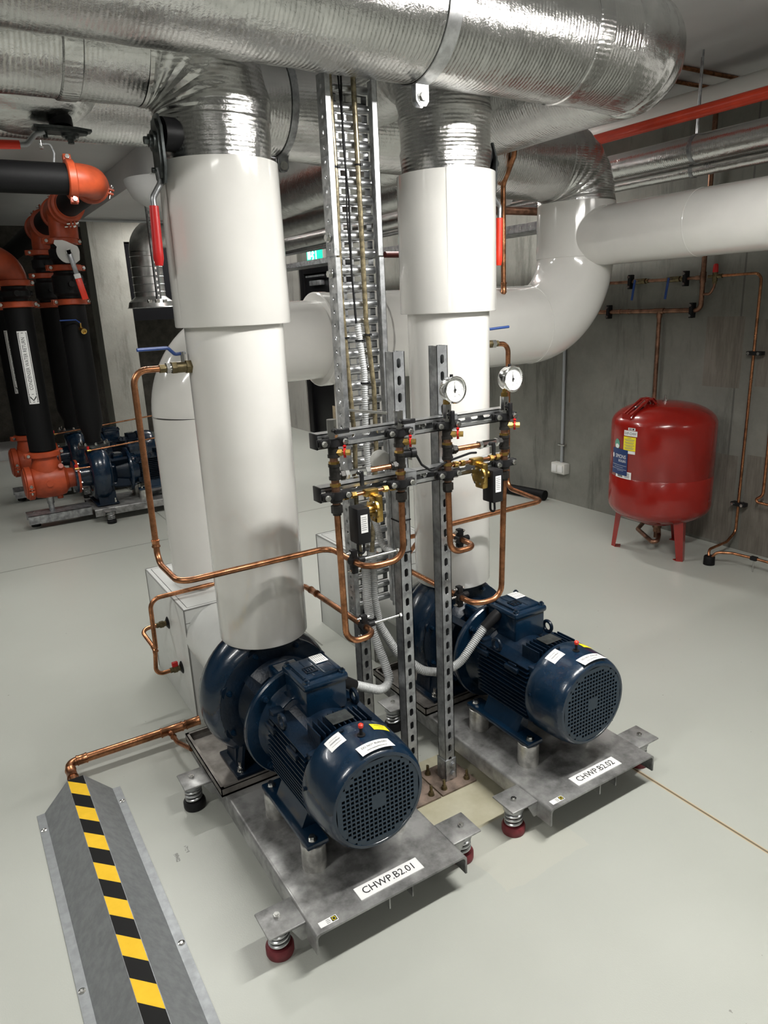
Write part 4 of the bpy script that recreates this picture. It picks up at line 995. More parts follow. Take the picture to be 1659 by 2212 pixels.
# ------------------------------------------------------------------ cable tray with cables
e = empty('cable_tray', (1.045,1.95,0), 0, 'vertical perforated zinc cable tray dropping from the overhead pipes between the clad pipes', 'cable tray')
zb, zt = .655, 2.27; W = .165
def side(x, z0, z1, off, nm):
    mb = MB(); s = 1 if x > W/2 else -1
    mb.slotted((x, .03, z0), (0,-1,0), (0,0,1), .048, z1-z0, .0385, .0115, .0115)
    mb.box(*sorted((x, x-s*.014)), -.020, -.0175, z0, z1)
    mb.box(*sorted((x-s*.014, x-s*.0155)), -.020, -.012, z0, z1)
    k = 0
    for zz in [z0+.02+.077*i for i in range(int((z1-z0-.04)/.077))]:      # square embossed tabs
        if s < 0: 
            for a in ((-.0008,-.0002,.001,.002),): 
                mb.box(x-.0016, x, -.012, .022, zz-.0135, zz-.0122); mb.box(x-.0016, x, -.012, .022, zz+.0122, zz+.0135); mb.box(x-.0016, x, -.0130, -.0118, zz-.0135, zz+.0135)
    mb.build(nm, 'galv_tray', e)
side(0, 1.795, zt, 0, 'side_rail'); side(.002, zb, 1.79, 0, 'side_rail'); side(W, 1.795, zt, 0, 'side_rail'); side(W+.002, zb, 1.79, 0, 'side_rail')
zz = zb+.01; k = 0
while zz < zt-.03:
    mb = MB(); yb = .028
    if k % 2 == 0:      # raised rung, half round pressing
        prof = [(.011*math.cos(a), .008*math.sin(a)) for a in [math.pi*i/8 for i in range(9)]]
        mb.prism([(a, -b) for a, b in prof]+[(-.0105,.001),(.0105,.001)], .006, W-.006, lambda u, v, d: V((d, yb-.004+v, zz+.012+u)))
        mb.build('rung', 'galv_bright', e)
    else:
        x = .006
        mb.box(.006, W-.006, yb, yb+.0015, zz, zz+.004); mb.box(.006, W-.006, yb, yb+.0015, zz+.020, zz+.024)
        for a in ((.006,.030),(.052,.060),(.082,.090),(.112,.120),(W-.024,W-.006)): mb.box(a[0], a[1], yb, yb+.0015, zz+.002, zz+.022)
        mb.build('rung_web', 'galv_tray', e)
    zz += .0245; k += 1
mb = MB()
for z in (1.745, 1.845): mb.cyl((-.003,.005,z), (-.006,.005,z), .013, n=18); mb.hexa((-.006,.005,z), (-.014,.005,z), .010)
mb.build('splice_bolts', 'zinc_bolt', e)
MB().cyl((W/2,.03,zb), (W/2,.03,zb-.001), .001).build('rung', 'galv_tray', e) if False else None

def cable(label, pts, r, mat, name='cable', group=None, fil=.08, ribs=False, n=14):
    p = fillet([V(q) for q in pts], fil, 8)
    if ribs:
        p = resample(p, .0017); per = 4
        mb = MB(); mb.sweep(p, lambda i, k: r+(.0011 if (i % 4) < 2 else -.0009), n)
    else: mb = MB(); mb.sweep(resample(p, .03), r, n)
    o = mb.build(name, mat, ang=80); return tag(o, label, 'cable' if name.startswith('c') else 'conduit', group)
x0 = 1.045
cable('tan clear-sheathed cable down the left side of the cable tray', [(x0+.028,1.955,2.27),(x0+.032,1.955,2.0),(x0+.025,1.953,1.7),(x0+.035,1.953,1.45),(x0+.045,1.952,1.25),(x0+.035,1.95,1.0),(x0+.042,1.95,.80)], .0078, 'cable_tan')
cable('tan clear-sheathed cable down the right side of the cable tray', [(x0+.105,1.955,2.27),(x0+.108,1.955,1.9),(x0+.108,1.953,1.6),(x0+.125,1.953,1.4),(x0+.122,1.952,1.2),(x0+.10,1.95,1.0),(x0+.085,1.95,.85)], .0078, 'cable_tan')
cable('thin black cable down the middle of the cable tray', [(x0+.066,1.955,2.27),(x0+.062,1.955,2.1),(x0+.070,1.953,1.95),(x0+.066,1.953,1.75),(x0+.072,1.953,1.60)], .0030, 'black', fil=.05)
cable('twin thin black cable beside the middle one in the cable tray', [(x0+.058,1.957,2.27),(x0+.068,1.957,2.08),(x0+.062,1.955,1.9),(x0+.070,1.955,1.7),(x0+.074,1.953,1.60)], .0026, 'black', fil=.05)
cable('slim grey corrugated conduit down the middle of the cable tray to the left strut post', [(x0+.072,1.945,1.60),(x0+.085,1.940,1.45),(x0+.078,1.940,1.25),(x0+.083,1.935,1.05),(x0+.082,1.93,1.0),(x0+.075,1.90,.98),(1.108,1.84,.91),(1.125,1.80,.90)], .0098, 'conduit', 'conduit', fil=.05, ribs=True)
cable('grey corrugated conduit from the cable tray to the terminal box of the front left motor', [(x0+.048,1.93,.84),(x0+.040,1.92,.72),(x0+.046,1.91,.60),(1.11,1.875,.50),(1.118,1.845,.425),(1.07,1.83,.415),(.965,1.825,.475)], .0145, 'conduit', 'conduit', fil=.07, ribs=True, n=18)
cable('grey corrugated conduit from the cable tray to the terminal box of the right motor', [(x0+.086,1.95,.86),(x0+.080,1.945,.70),(x0+.090,1.935,.60),(1.19,1.91,.48),(1.27,1.87,.405),(1.34,1.85,.385),(1.41,1.84,.405),(1.485,1.835,.485),(1.515,1.83,.520)], .0145, 'conduit', 'conduit', fil=.09, ribs=True, n=18)
for x, y, z, q, lab in ((.885,1.82,.530,(.968,1.825,.473),'left'), (1.572,1.82,.565,(1.513,1.83,.518),'right')):
    o = MB().sweep([V((x,y,z)), V((x,y,z)).lerp(V(q), .35), V(q)], lambda i, k: (.019,.021,.0175)[i], 16).build('cable_gland', 'black'); tag(o, f'black rubber gland where grey conduit enters the {lab} motor terminal box', 'cable gland')
    MB
def tie(label, c, r, ax=(0,0,1)):
    e = MB().lathe(V(c)-V(ax)*.0025, ax, [(r,0),(r+.0018,.0),(r+.0018,.005),(r,.005)], 20, cap=False).box(c[0]+r*.3, c[0]+r*.3+.008, c[1]-r-.004, c[1]-r+.002, c[2]-.003, c[2]+.003).build('cable_tie', 'black'); tag(e, label, 'cable tie')
tie('black cable tie at the top of the tan cable on the left of the tray', (x0+.031,1.955,2.035), .0085)
tie('black cable tie at the top of the tan cable on the right of the tray', (x0+.107,1.955,2.045), .0085)
tie('black cable tie on the left tan cable beside the top of the slim conduit', (x0+.029,1.953,1.56), .0085)
tie('black cable tie on the right tan cable beside the top of the slim conduit', (x0+.109,1.953,1.565), .0085)
tie('black cable tie near the top of the slim corrugated conduit', (x0+.076,1.944,1.55), .0118)
tie('black cable tie halfway down the slim corrugated conduit', (x0+.0845,1.940,1.42), .0118)
tie('black cable tie low on the left grey conduit', (x0+.044,1.912,.645), .0165)
for z, w_ in ((1.01,'upper'), (.905,'lower')):
    o = MB().box(-.0225, .0225, -.0225, .0225, z-.002, z+.002).build('cable_tie', 'black'); o.location = (1.146,1.787,0); o.rotation_euler = (0,0,0); tag(o, w_+' of two black cable ties round the left strut post', 'cable tie')
CAMQ = (0.54596019, 0.28214142, 0.04499824); CAMF = 1538.354
# ------------------------------------------------------------------ hazard taped floor cover
def hazard():
    m, nt, b = newmat('hazard_tape')
    tc = nt.nodes.new('ShaderNodeTexCoord'); sx = nt.nodes.new('ShaderNodeSeparateXYZ'); nt.links.new(tc.outputs['Object'], sx.inputs[0])
    u = mathn(nt, 'ADD', mathn(nt, 'MULTIPLY', sx.outputs[0], 1.06), sx.outputs[1])
    f = mathn(nt, 'FRACT', mathn(nt, 'ADD', mathn(nt, 'DIVIDE', mathn(nt, 'SUBTRACT', 2.496, u), .1528), 20))
    k = mathn(nt, 'LESS_THAN', f, .5); n = noise(nt, 30, 4)
    y = ramp(nt, n.outputs['Fac'], [(.3, (.76,.46,.02)), (.7, (.84,.52,.03))])
    nt.links.new(mixc(nt, k, y.outputs[0], (.005,.005,.005)), b.inputs['Base Color']); b.inputs['Roughness'].default_value = .45; b.inputs['Specular IOR Level'].default_value = .15
    return m
M['hazard'] = hazard()
M['cover'] = simple('galvanised_cover', (.30,.315,.325), .42, .5, var=.10, vscale=40, bmp=.03, rvar=.04)
e = empty('floor_cover', (0,0,0), 0, 'galvanised floor cover over a pipe with a yellow and black hazard strip along its top', 'floor cover')
sec = [(.018,.0),(.0185,.003),(.044,.004),(.132,.098),(.186,.098),(.272,.004),(.2975,.003),(.298,.0)]
inn = [(.296,.0),(.272,.0015),(.186,.0955),(.132,.0955),(.045,.0015),(.02,.0)]
MB().prism(sec+inn, -1.2, 2.437, lambda u, v, d: V((u, d, v))).build('sheet', 'cover', e, ang=20)
MB().box(.133, .1845, -1.2, 2.4365, .098, .0988).build('hazard_tape', 'hazard', e)
for x, y in ((.030,2.345),(.030,1.638),(.286,2.345),(.286,1.637),(.286,.93),(.03,.93)):
    MB().lathe((x,y,.0035), (0,0,1), [(.0095,0),(.0095,.0012),(.0050,.0028),(.0035,.0015)], 20).build('fixing', 'zinc_bolt', e)

# ------------------------------------------------------------------ right wall services
e = empty('teed_copper_pipe', (4.235,0,0), 0, 'aged copper pipework on the right wall above the red tank, teed down to it', 'tube')
MB().tube([(0,4.3,1.732),(0,2.955,1.732)], .011, .03).build('upper_run', 'copper_dark', e)
MB().tube([(0,4.3,1.533),(0,2.952,1.533),(0,2.952,2.75)], .0155, .04).build('lower_run', 'copper_dark', e)
MB().tube([(0,3.262,1.533),(0,3.262,.10),(-.10,3.20,.08),(-.30,3.10,.085),(-.49,2.80,.085),(-.335,2.90,.10),(-.335,2.915,.20)], .0145, .03).build('tank_drop', 'copper_dark', e)
MB().cyl((0,3.30,1.533), (0,3.225,1.533), .019, n=18).cyl((0,3.262,1.533), (0,3.262,1.49), .019, n=18).build('tee', 'copper_dark', e)
for y in (3.60,3.53): MB().cyl((0,y,1.533), (0,y-.012,1.533), .018, n=18).build('crimp_ring', 'copper_dark', e)
MB().cyl((0,2.952,1.70), (0,2.952,1.765), .019, n=18).cyl((0,2.952,1.732), (0,3.0,1.732), .015, n=18).build('tee', 'copper_dark', e)
def wallclip(label, y, z, up=True, r=.015):
    c = empty('wall_pipe_clip', (4.262,y,z), 0, label, 'pipe clamp', 'black pipe clips on the right wall')
    mb = MB()
    if up: mb.box(-.055, -.010, -.012, .012, -.048, .048, .004)
    else: mb.box(-.055, -.010, -.048, .048, -.012, .012, .004)
    mb.cyl((-.011,0,0), (.018,0,0), .006, n=10); mb.build('clip', 'black', c)
    mb = MB()
    for s in (-1, 1):
        p = (-.055, 0, s*.032) if up else (-.055, s*.032, 0); mb.hexa(p, (p[0]-.007, p[1], p[2]), .010)
    mb.build('screws', 'zinc_bolt', c)
wallclip('black clip at the far end of the upper wall pipe with two blue handles', 3.51, 1.732)
wallclip('black clip at the near end of the upper wall pipe with two blue handles', 3.072, 1.732)
wallclip('black clip at the far end of the lower wall pipe above the red tank', 3.69, 1.533)
wallclip('black clip beside the elbow of the lower wall pipe above the red tank', 3.008, 1.533)
wallclip('sideways black clip halfway up the thin copper tube at the right edge', 2.553, 1.275, False)
wallclip('sideways black clip low on the thin copper tube at the right edge', 2.563, .325, False)
for y, w_ in ((3.44,'farther'), (3.17,'nearer')):
    b = empty('ball_valve', (4.235,y,1.732), 0, w_+' of two brass ball valves with hanging blue handles on the right wall', 'valve', 'ball valves on the right wall')
    MB().hexa((0,.045,0), (0,.020,0), .020).cyl((0,.022,0), (0,-.03,0), .0185, n=18).hexa((0,-.03,0), (0,-.052,0), .020).hexa((0,-.058,0), (0,-.075,0), .016).build('body', 'brass_dark', b)
    MB().cyl((-.012,0,0), (-.045,0,0), .007, n=12).build('stem', 'zinc_bolt', b)
    MB().box(-.052, -.047, -.008, .010, -.125, .012, .002, T=Matrix.Rotation(R(8), 4, 'X')).build('lever', 'bluegrip', b)
e = empty('relief_valve', (4.225,2.862,1.735), 0, 'brass relief valve with a red cap on the right wall', 'valve')
MB().cyl((0,0,-.03), (0,0,.025), .016, n=18).cyl((0,0,0), (0,.045,0), .010, n=14).hexa((0,0,-.045), (0,0,-.025), .015).hexa((0,-.02,.0), (0,-.05,0), .0145).build('body', 'brass_dark', e)
MB().lathe((0,0,.022), (0,0,1), [(.0155,0),(.017,.004),(.015,.045),(.010,.052)], 20).build('red_cap', 'redgrip', e)
MB().tube([(.01,.09,-.105),(.005,.03,-.105),(0,0,-.06),(0,0,-.035)], .0085, .03).build('inlet_tail', 'copper_dark', e)
coppertube('thin copper tube from the relief valve down the right wall to the floor sleeve', [(4.225,2.81,1.735),(4.225,2.560,1.738),(4.225,2.565,.14),(4.13,2.56,.09),(3.93,2.55,.085),(3.908,2.53,.04)], r=.0085, fil=.045)
coppertube('thin copper tube leaving the floor sleeve low along the wall to the right edge', [(3.905,2.515,.04),(3.92,2.49,.085),(3.97,2.42,.088),(3.985,2.285,.088),(3.99,1.9,.086)], r=.0085, fil=.04)
coppertube('thin copper tube with a bend low at the right edge of the wall', [(4.2,2.400,1.3),(4.2,2.395,.42),(4.2,2.46,.372),(4.2,2.10,.36)], r=.0085, fil=.05)
e = empty('floor_sleeve', (3.905,2.525,0), 0, 'black rubber sleeve on the floor where two thin copper tubes enter', 'pipe sleeve')
MB().lathe((0,0,0), (0,0,1), [(.034,0),(.033,.05),(.030,.055),(.020,.055)], 24).build('sleeve', 'foam', e)
e = empty('pipe_stand', (3.983,2.285,0), 0, 'thin rod stand with black clip holding the low copper tube', 'pipe stand')
MB().cyl((0,0,.001), (0,0,.08), .004, n=10).build('rod', 'zinc_bolt', e); MB().box(-.014, .014, -.02, .02, .076, .10, .004).build('clip', 'black', e)
e = empty('wall_conduit', (4.262,4.15,0), 0, 'grey rigid conduit down the right wall to a weatherproof socket', 'conduit')
MB().cyl((0,0,.34), (0,0,1.6), .012, n=16).build('conduit', 'conduit_grey', e); MB().box(-.015, .016, -.035, .035, .480, .495, .002).build('saddle', 'zinc_bolt', e)
e = empty('power_socket', (4.245,4.15,.295), 0, 'cream double power socket at the foot of the grey wall conduit', 'socket')
MB().box(-.03, .034, -.075, .075, -.045, .045, .008).build('housing', 'offwhite', e)
for s in (-1, 1): MB().box(-.040, -.029, *sorted((s*.008, s*.060)), -.030, .030, .005).build('flap', 'white', e)
mb = MB(); mb.sweep([V((4.19,4.26,.046)), V((4.10,4.75,.044)), V((3.98,5.35,.044))], .043, 28); o = mb.build('foam_lagging_length', 'foam'); tag(o, 'loose length of black foam pipe lagging lying along the right wall', 'pipe lagging')
e = empty('perforated_rail', (3.6,0,2.12), 0, 'dim perforated galvanised cable tray beyond the white riser', 'cable tray')
mb = MB(); mb.slotted((0,8.5,-.025), (0,0,1), (0,-1,0), .05, 5.0, .10, .016, .016); mb.build('side_rail', 'galv', e); MB().box(0, .25, 3.5, 8.5, -.028, -.025).build('base', 'galv', e)

# ------------------------------------------------------------------ red expansion tank
TX, TY, TR = 3.9, 2.92, .319
e = empty('expansion_tank', (TX,TY,0), 0, 'glossy red expansion tank on three legs against the concrete wall, stickered SIMONS BOILERS', 'tank')
prof = [(.002,.205)]
for k in range(1, 13): a = R(90*k/12); prof.append((TR*math.sin(a)**.85 if k < 12 else TR, .335-.130*math.cos(a)))
prof += [(TR,.529),(TR-.0015,.531),(TR,.533)]
for k in range(0, 13): a = R(90*k/12); prof.append((TR*math.cos(a)**.85 if k < 12 else .002, .855+.135*math.sin(a)))
MB().lathe((0,0,0), (0,0,1), prof, 96).build('vessel', 'red', e)
MB().lathe((0,0,.190), (0,0,1), [(.09,0),(.115,.004),(.115,.020),(.09,.03)], 48).build('base_ring', 'red', e)
MB().cyl((0,0,.150), (0,0,.192), .030, n=24).hexa((0,0,.12), (0,0,.15), .024).cyl((0,0,.08), (0,0,.12), .018, n=18).build('bottom_connection', 'copper_dark', e)
for (lx, ly) in ((-.155,.203),(-.070,-.222),(.23,.03)):
    d = V((lx, ly, 0)).normalized(); t = V((-d.y, d.x, 0)); mb = MB(); rt = .235
    P = lambda u, r_, z: d*r_+t*u+V((0,0,z))
    for s in (-1, 1):      # folded angle leg
        a = [P(0, rt+.025, .30), P(s*.048, rt-.012, .30), P(s*.030, .262, .0), P(0, .285, .0)]
        b_ = [q+d*-.003 for q in a]
        A = [mb.bm.verts.new(q) for q in a]; B = [mb.bm.verts.new(q) for q in b_]
        for i in range(4): mb.bm.faces.new((A[i], A[(i+1)%4], B[(i+1)%4], B[i]))
        mb.bm.faces.new(A[::-1]); mb.bm.faces.new(B)
    mb.prism([(-.030,.225),(.030,.225),(.030,.262),(0,.285),(-.030,.262)], 0, .003, lambda u, v, dd: d*v+t*u+V((0,0,dd)))
    mb.build('leg', 'red', e)
d = V((math.cos(R(170)), math.sin(R(170)), 0)); t = V((-d.y, d.x, 0))
def ribbon(mb, pts, w, th):
    pts = [V(p) for p in pts]; L = []
    for i, p in enumerate(pts):
        a = pts[max(0, i-1)]; b = pts[min(len(pts)-1, i+1)]; tn = (b-a).normalized(); n = tn.cross(t).normalized()
        L.append([mb.bm.verts.new(p+t*s*w/2+n*q) for s, q in ((-1,0),(1,0),(1,th),(-1,th))])
    for A, B in zip(L, L[1:]):
        for k in range(4): mb.bm.faces.new((A[k], A[(k+1)%4], B[(k+1)%4], B[k]))
    mb.bm.faces.new(L[0][::-1]); mb.bm.faces.new(L[-1])
mb = MB()
ribbon(mb, [d*.300+V((0,0,.865)), d*.302+V((0,0,.935))], .075, .004)
ribbon(mb, [d*.302+V((0,0,.932)), d*.285+V((0,0,.945)), d*.16+V((0,0,1.022)), d*.135+V((0,0,1.025)), d*.10+V((0,0,.985))], .012, .004)
for s in (-1, 1):
    ribbon(mb, [d*.302+t*s*.031+V((0,0,.932)), d*.165+t*s*.031+V((0,0,1.020)), d*.135+t*s*.031+V((0,0,1.022)), d*.085+t*s*.031+V((0,0,.975))], .014, .012)
ribbon(mb, [d*.175+V((0,0,1.016)), d*.125+V((0,0,1.024)), d*.10+V((0,0,1.0))], .075, .003)
mb.build('handle', 'red', e)
MB().lathe(d*.21+V((0,0,.955)), (0,0,1), [(.030,0),(.030,.018),(.026,.022)], 24).build('air_gauge', 'blackgloss', e)
MB().cyl((0,0,.985), (0,0,.996), .018, n=18).hexa((0,0,.996), (0,0,1.004), .011).cyl((0,0,1.0), (0,0,1.028), .0065, n=14).build('top_valve', 'zinc_bolt', e)
def tankmap(ang, z, off=.0015):
    return lambda u, v: V(((TR+off)*math.cos(R(ang)+u/TR), (TR+off)*math.sin(R(ang)+u/TR), z+v))
def tlabel(name, mat, ang, z, w, h, lines, ink='ink', lab=None, off=.0015):
    f = tankmap(ang, z, off); mb = MB(); mb.patch(lambda a, b: f((a-.5)*w, (b-.5)*h), 14, 1); o = mb.build(name, mat, e, recalc=False)
    if lab: o['label'] = lab
    f2 = tankmap(ang, z, off+.0006)
    if lines:
        mb = MB()
        for tx, sz, ux, vy in lines: lettering(mb, tx, sz, lambda x, y, ux=ux, vy=vy: f2(x+ux, y+vy), .82)
        mb.build('lettering', ink, o, recalc=False)
    return o
tlabel('name_sticker', 'white', 180.8, .822, .098, .034, [('EXP-CHW', .0235, 0, -.001)], lab='white sticker lettered EXP-CHW')
tlabel('notice_sticker', 'yellow', 180.0, .757, .092, .086, [('ALERT', .009, 0, .034)]+[('mmmmmmm mmmm mm', .006, 0, .022-.0085*k) for k in range(0)]+[('Check pre-charge pressure', .0055, 0, .020),('before filling the system', .0055, 0, .010),('Do not exceed the maximum', .0055, 0, -.002),('working pressure shown', .0055, 0, -.012),('on the rating plate', .0055, 0, -.026)] if False else [], lab='yellow notice sticker')
f2 = tankmap(180.0, .757, .0022); mb = MB()
for k, (w_, zz_) in enumerate(((.030,.036),(.074,.026),(.066,.019),(.070,.008),(.060,.001),(.074,-.010),(.050,-.017),(.070,-.026),(.060,-.033))):
    mb.patch(lambda a, b: f2((a-.5)*w_, zz_+(b-.5)*.0028), 6, 1)
mb.build('print', 'greyink', e, recalc=False)
tlabel('plain_sticker', 'white', 180.0, .703, .09, .018, [], lab='narrow white sticker')
tlabel('top_tag', 'white', 182.3, .850, .052, .016, [], lab='small white sticker')
f2 = tankmap(182.3, .850, .0022); mb = MB()
for a in (-.014, -.004, .012): mb.patch(lambda p, q: f2(a+(p-.5)*(.006 if a < .01 else .013), (q-.5)*.010), 2, 1)
mb.build('print', 'ink', e, recalc=False)
tlabel('brand_sticker', 'navylabel', 165.5, .632, .150, .165, [('SIMONS', .034, .013, .034),('BOILERS', .022, .030, .007),('SERVICE  INSTALLATION  EFFICIENCY', .0062, .0, -.035),('www.simonsboilers.com.au', .0062, .015, -.055)], 'white', 'navy sticker lettered SIMONS BOILERS', off=.003)
f3 = tankmap(165.5, .632, .0042); mb = MB(); mb.patch(lambda a, b: f3((a-.5)*.14, -.022+(b-.5)*.0012), 8, 1).patch(lambda a, b: f3((a-.5)*.14, -.047+(b-.5)*.0012), 8, 1)
mb.bm.faces.new([mb.bm.verts.new(f3(-.062+.009*math.cos(2*math.pi*k/10), .034+.016*math.sin(2*math.pi*k/10))) for k in range(10)]); mb.build('rules_and_flame', 'white', e, recalc=False)
f = tankmap(160.5, .741); mb = MB(); mb.bm.faces.new([mb.bm.verts.new(f(.028*math.cos(2*math.pi*k/24), .034*math.sin(2*math.pi*k/24))) for k in range(24)]); o = mb.build('round_sticker', 'greenlabel', e, recalc=False); o['label'] = 'round green and white sticker'
f = tankmap(160.5, .741, .002); mb = MB(); mb.bm.faces.new([mb.bm.verts.new(f(.020*math.cos(2*math.pi*k/16)+.002, -.012+.014*math.sin(2*math.pi*k/16))) for k in range(16)]); mb.build('leaf_print', 'white', o, recalc=False)
tlabel('rating_sticker', 'white', 172.5, .553, .135, .046, [], lab='white rating sticker with a bar code')
f2 = tankmap(172.5, .553, .0022); mb = MB()
for k in range(10): a = -.045+.0048*k; mb.patch(lambda p, q: f2(a+(p-.5)*(.002+.001*(k%3)), -.009+(q-.5)*.016), 1, 1)
for k in range(4): mb.patch(lambda p, q: f2(.035+(p-.5)*.04, .012-.008*k+(q-.5)*.003), 3, 1)
mb.build('print', 'ink', e, recalc=False)

# ------------------------------------------------------------------ condenser water side at the left
def coupling(mb, mb2, c, ax, r, w=.046, lug=V((0,-1,0))):
    ax = V(ax).normalized(); c = V(c)
    mb.lathe(c-ax*w/2, ax, [(r-.004,0),(r+.012,.0),(r+.020,.006),(r+.020,w-.006),(r+.012,w),(r-.004,w)], 40)
    lug = (lug-ax*lug.dot(ax)).normalized(); t = ax.cross(lug)
    for s in (-1, 1):
        for q in (-1, 1):
            p = c+t*s*(r+.028); a = p+lug*q*.012
            T = Matrix((( t.x, lug.x, ax.x, a.x),(t.y, lug.y, ax.y, a.y),(t.z, lug.z, ax.z, a.z),(0,0,0,1)))
            mb.box(-.024, .022, -.006, .006, -w/2*.9, w/2*.9, .003, T=T)
        mb2.cyl(c+t*s*(r+.032)-lug*.042, c+t*s*(r+.032)+lug*.042, .0085, n=10)
        mb2.hexa(c+t*s*(r+.032)+lug*.019, c+t*s*(r+.032)+lug*.034, .014)
def coup(e, c, ax, r, w=.046, lug=V((.3,-1,0))):
    a, b = MB(), MB(); coupling(a, b, c, ax, r, w, lug); k = a.build('grooved_coupling', 'orange', e); b.build('coupling_bolts', 'zinc_bolt', k)
def disc_valve(e, x, y, z0, z1, r, lever=False, small=False):
    zc = (z0+z1)/2; mb = MB(); mb.lathe((x,y,z0), (0,0,1), [(r-.006,0),(r-.004,.02),(r+.016,.04),(r+.016,z1-z0-.04),(r-.004,z1-z0-.02),(r-.006,z1-z0)], 36)
    mb.cyl((x,y-r,zc), (x,y-r-.075,zc), .022, n=16); mb.cyl((x+r,y,zc), (x+r+.03,y,zc), .02, n=14); mb.build('valve_body', 'black', e)
def riser(x, y, zb, zt, r, label, discharge, far=False):
    e = empty('lagged_riser', (0,0,0), 0, label, 'pipe', 'black lagged risers over the condenser pumps')
    if discharge:
        MB().lathe((x,y,zb), (0,0,1), [(.085,0),(.085,.03),(.064,.034),(.066,.09),(r,.20),(r,zt-zb)], 40).build('lagging', 'foam', e)
        MB().lathe((x,y,zb-.005), (0,0,1), [(.10,0),(.127,0),(.127,.022),(.10,.024)], 40).build('flange', 'valvegrey', e)
        gear_bolts(e, 'flange_bolt', 'zinc_bolt', (x,y,zb+.018), (0,0,1), .108, 8, .009, .022)
    else: MB().lathe((x,y,zb), (0,0,1), [(r-.03,0),(r,.004),(r,zt-zb)], 40).build('lagging', 'foam', e)
    return e
def strainer(x, y, label):
    e = empty('suction_strainer', (x,y,0), 0, label, 'strainer', 'orange suction strainers')
    mb = MB(); mb.lathe((-.135,0,.375), (1,0,0), [(.10,0),(.128,.03),(.138,.09),(.138,.20),(.125,.255),(.085,.285),(.078,.345),(.085,.36)], 48)
    mb.lathe((0,0,.45), (0,0,1), [(.11,0),(.112,.06),(.098,.10),(.096,.155)], 40)
    mb.cyl((-.005,-.125,.375), (-.005,-.145,.375), .026, n=20); mb.cyl((.10,-.085,.49), (.10,-.115,.505), .020, n=16)
    mb.cyl((.07,0,.26), (.07,0,.215), .024, n=14); mb.build('body', 'orange', e)
    mb = MB(); mb.lathe((.215,0,.375), (1,0,0), [(.09,0),(.140,.002),(.140,.020),(.09,.022)], 48); mb.build('flange', 'orange', e)
    coup(e, (-.145,0,.375), (1,0,0), .118, .05, V((.0,-.2,1))); MB().lathe((-.172,0,.375), (-1,0,0), [(.125,0),(.125,.006),(.10,.016)], 36).build('end_cap', 'orange', e)
    coup(e, (0,0,.605), (0,0,1), .104)
    MB().cyl((-.01,0,.12), (-.01,0,.19), .022, n=16).cyl((-.01,0,.185), (-.01,0,.26), .028, n=16).build('support_leg', 'galv', e)
    return e
XD_, XS_ = 1.03, .635
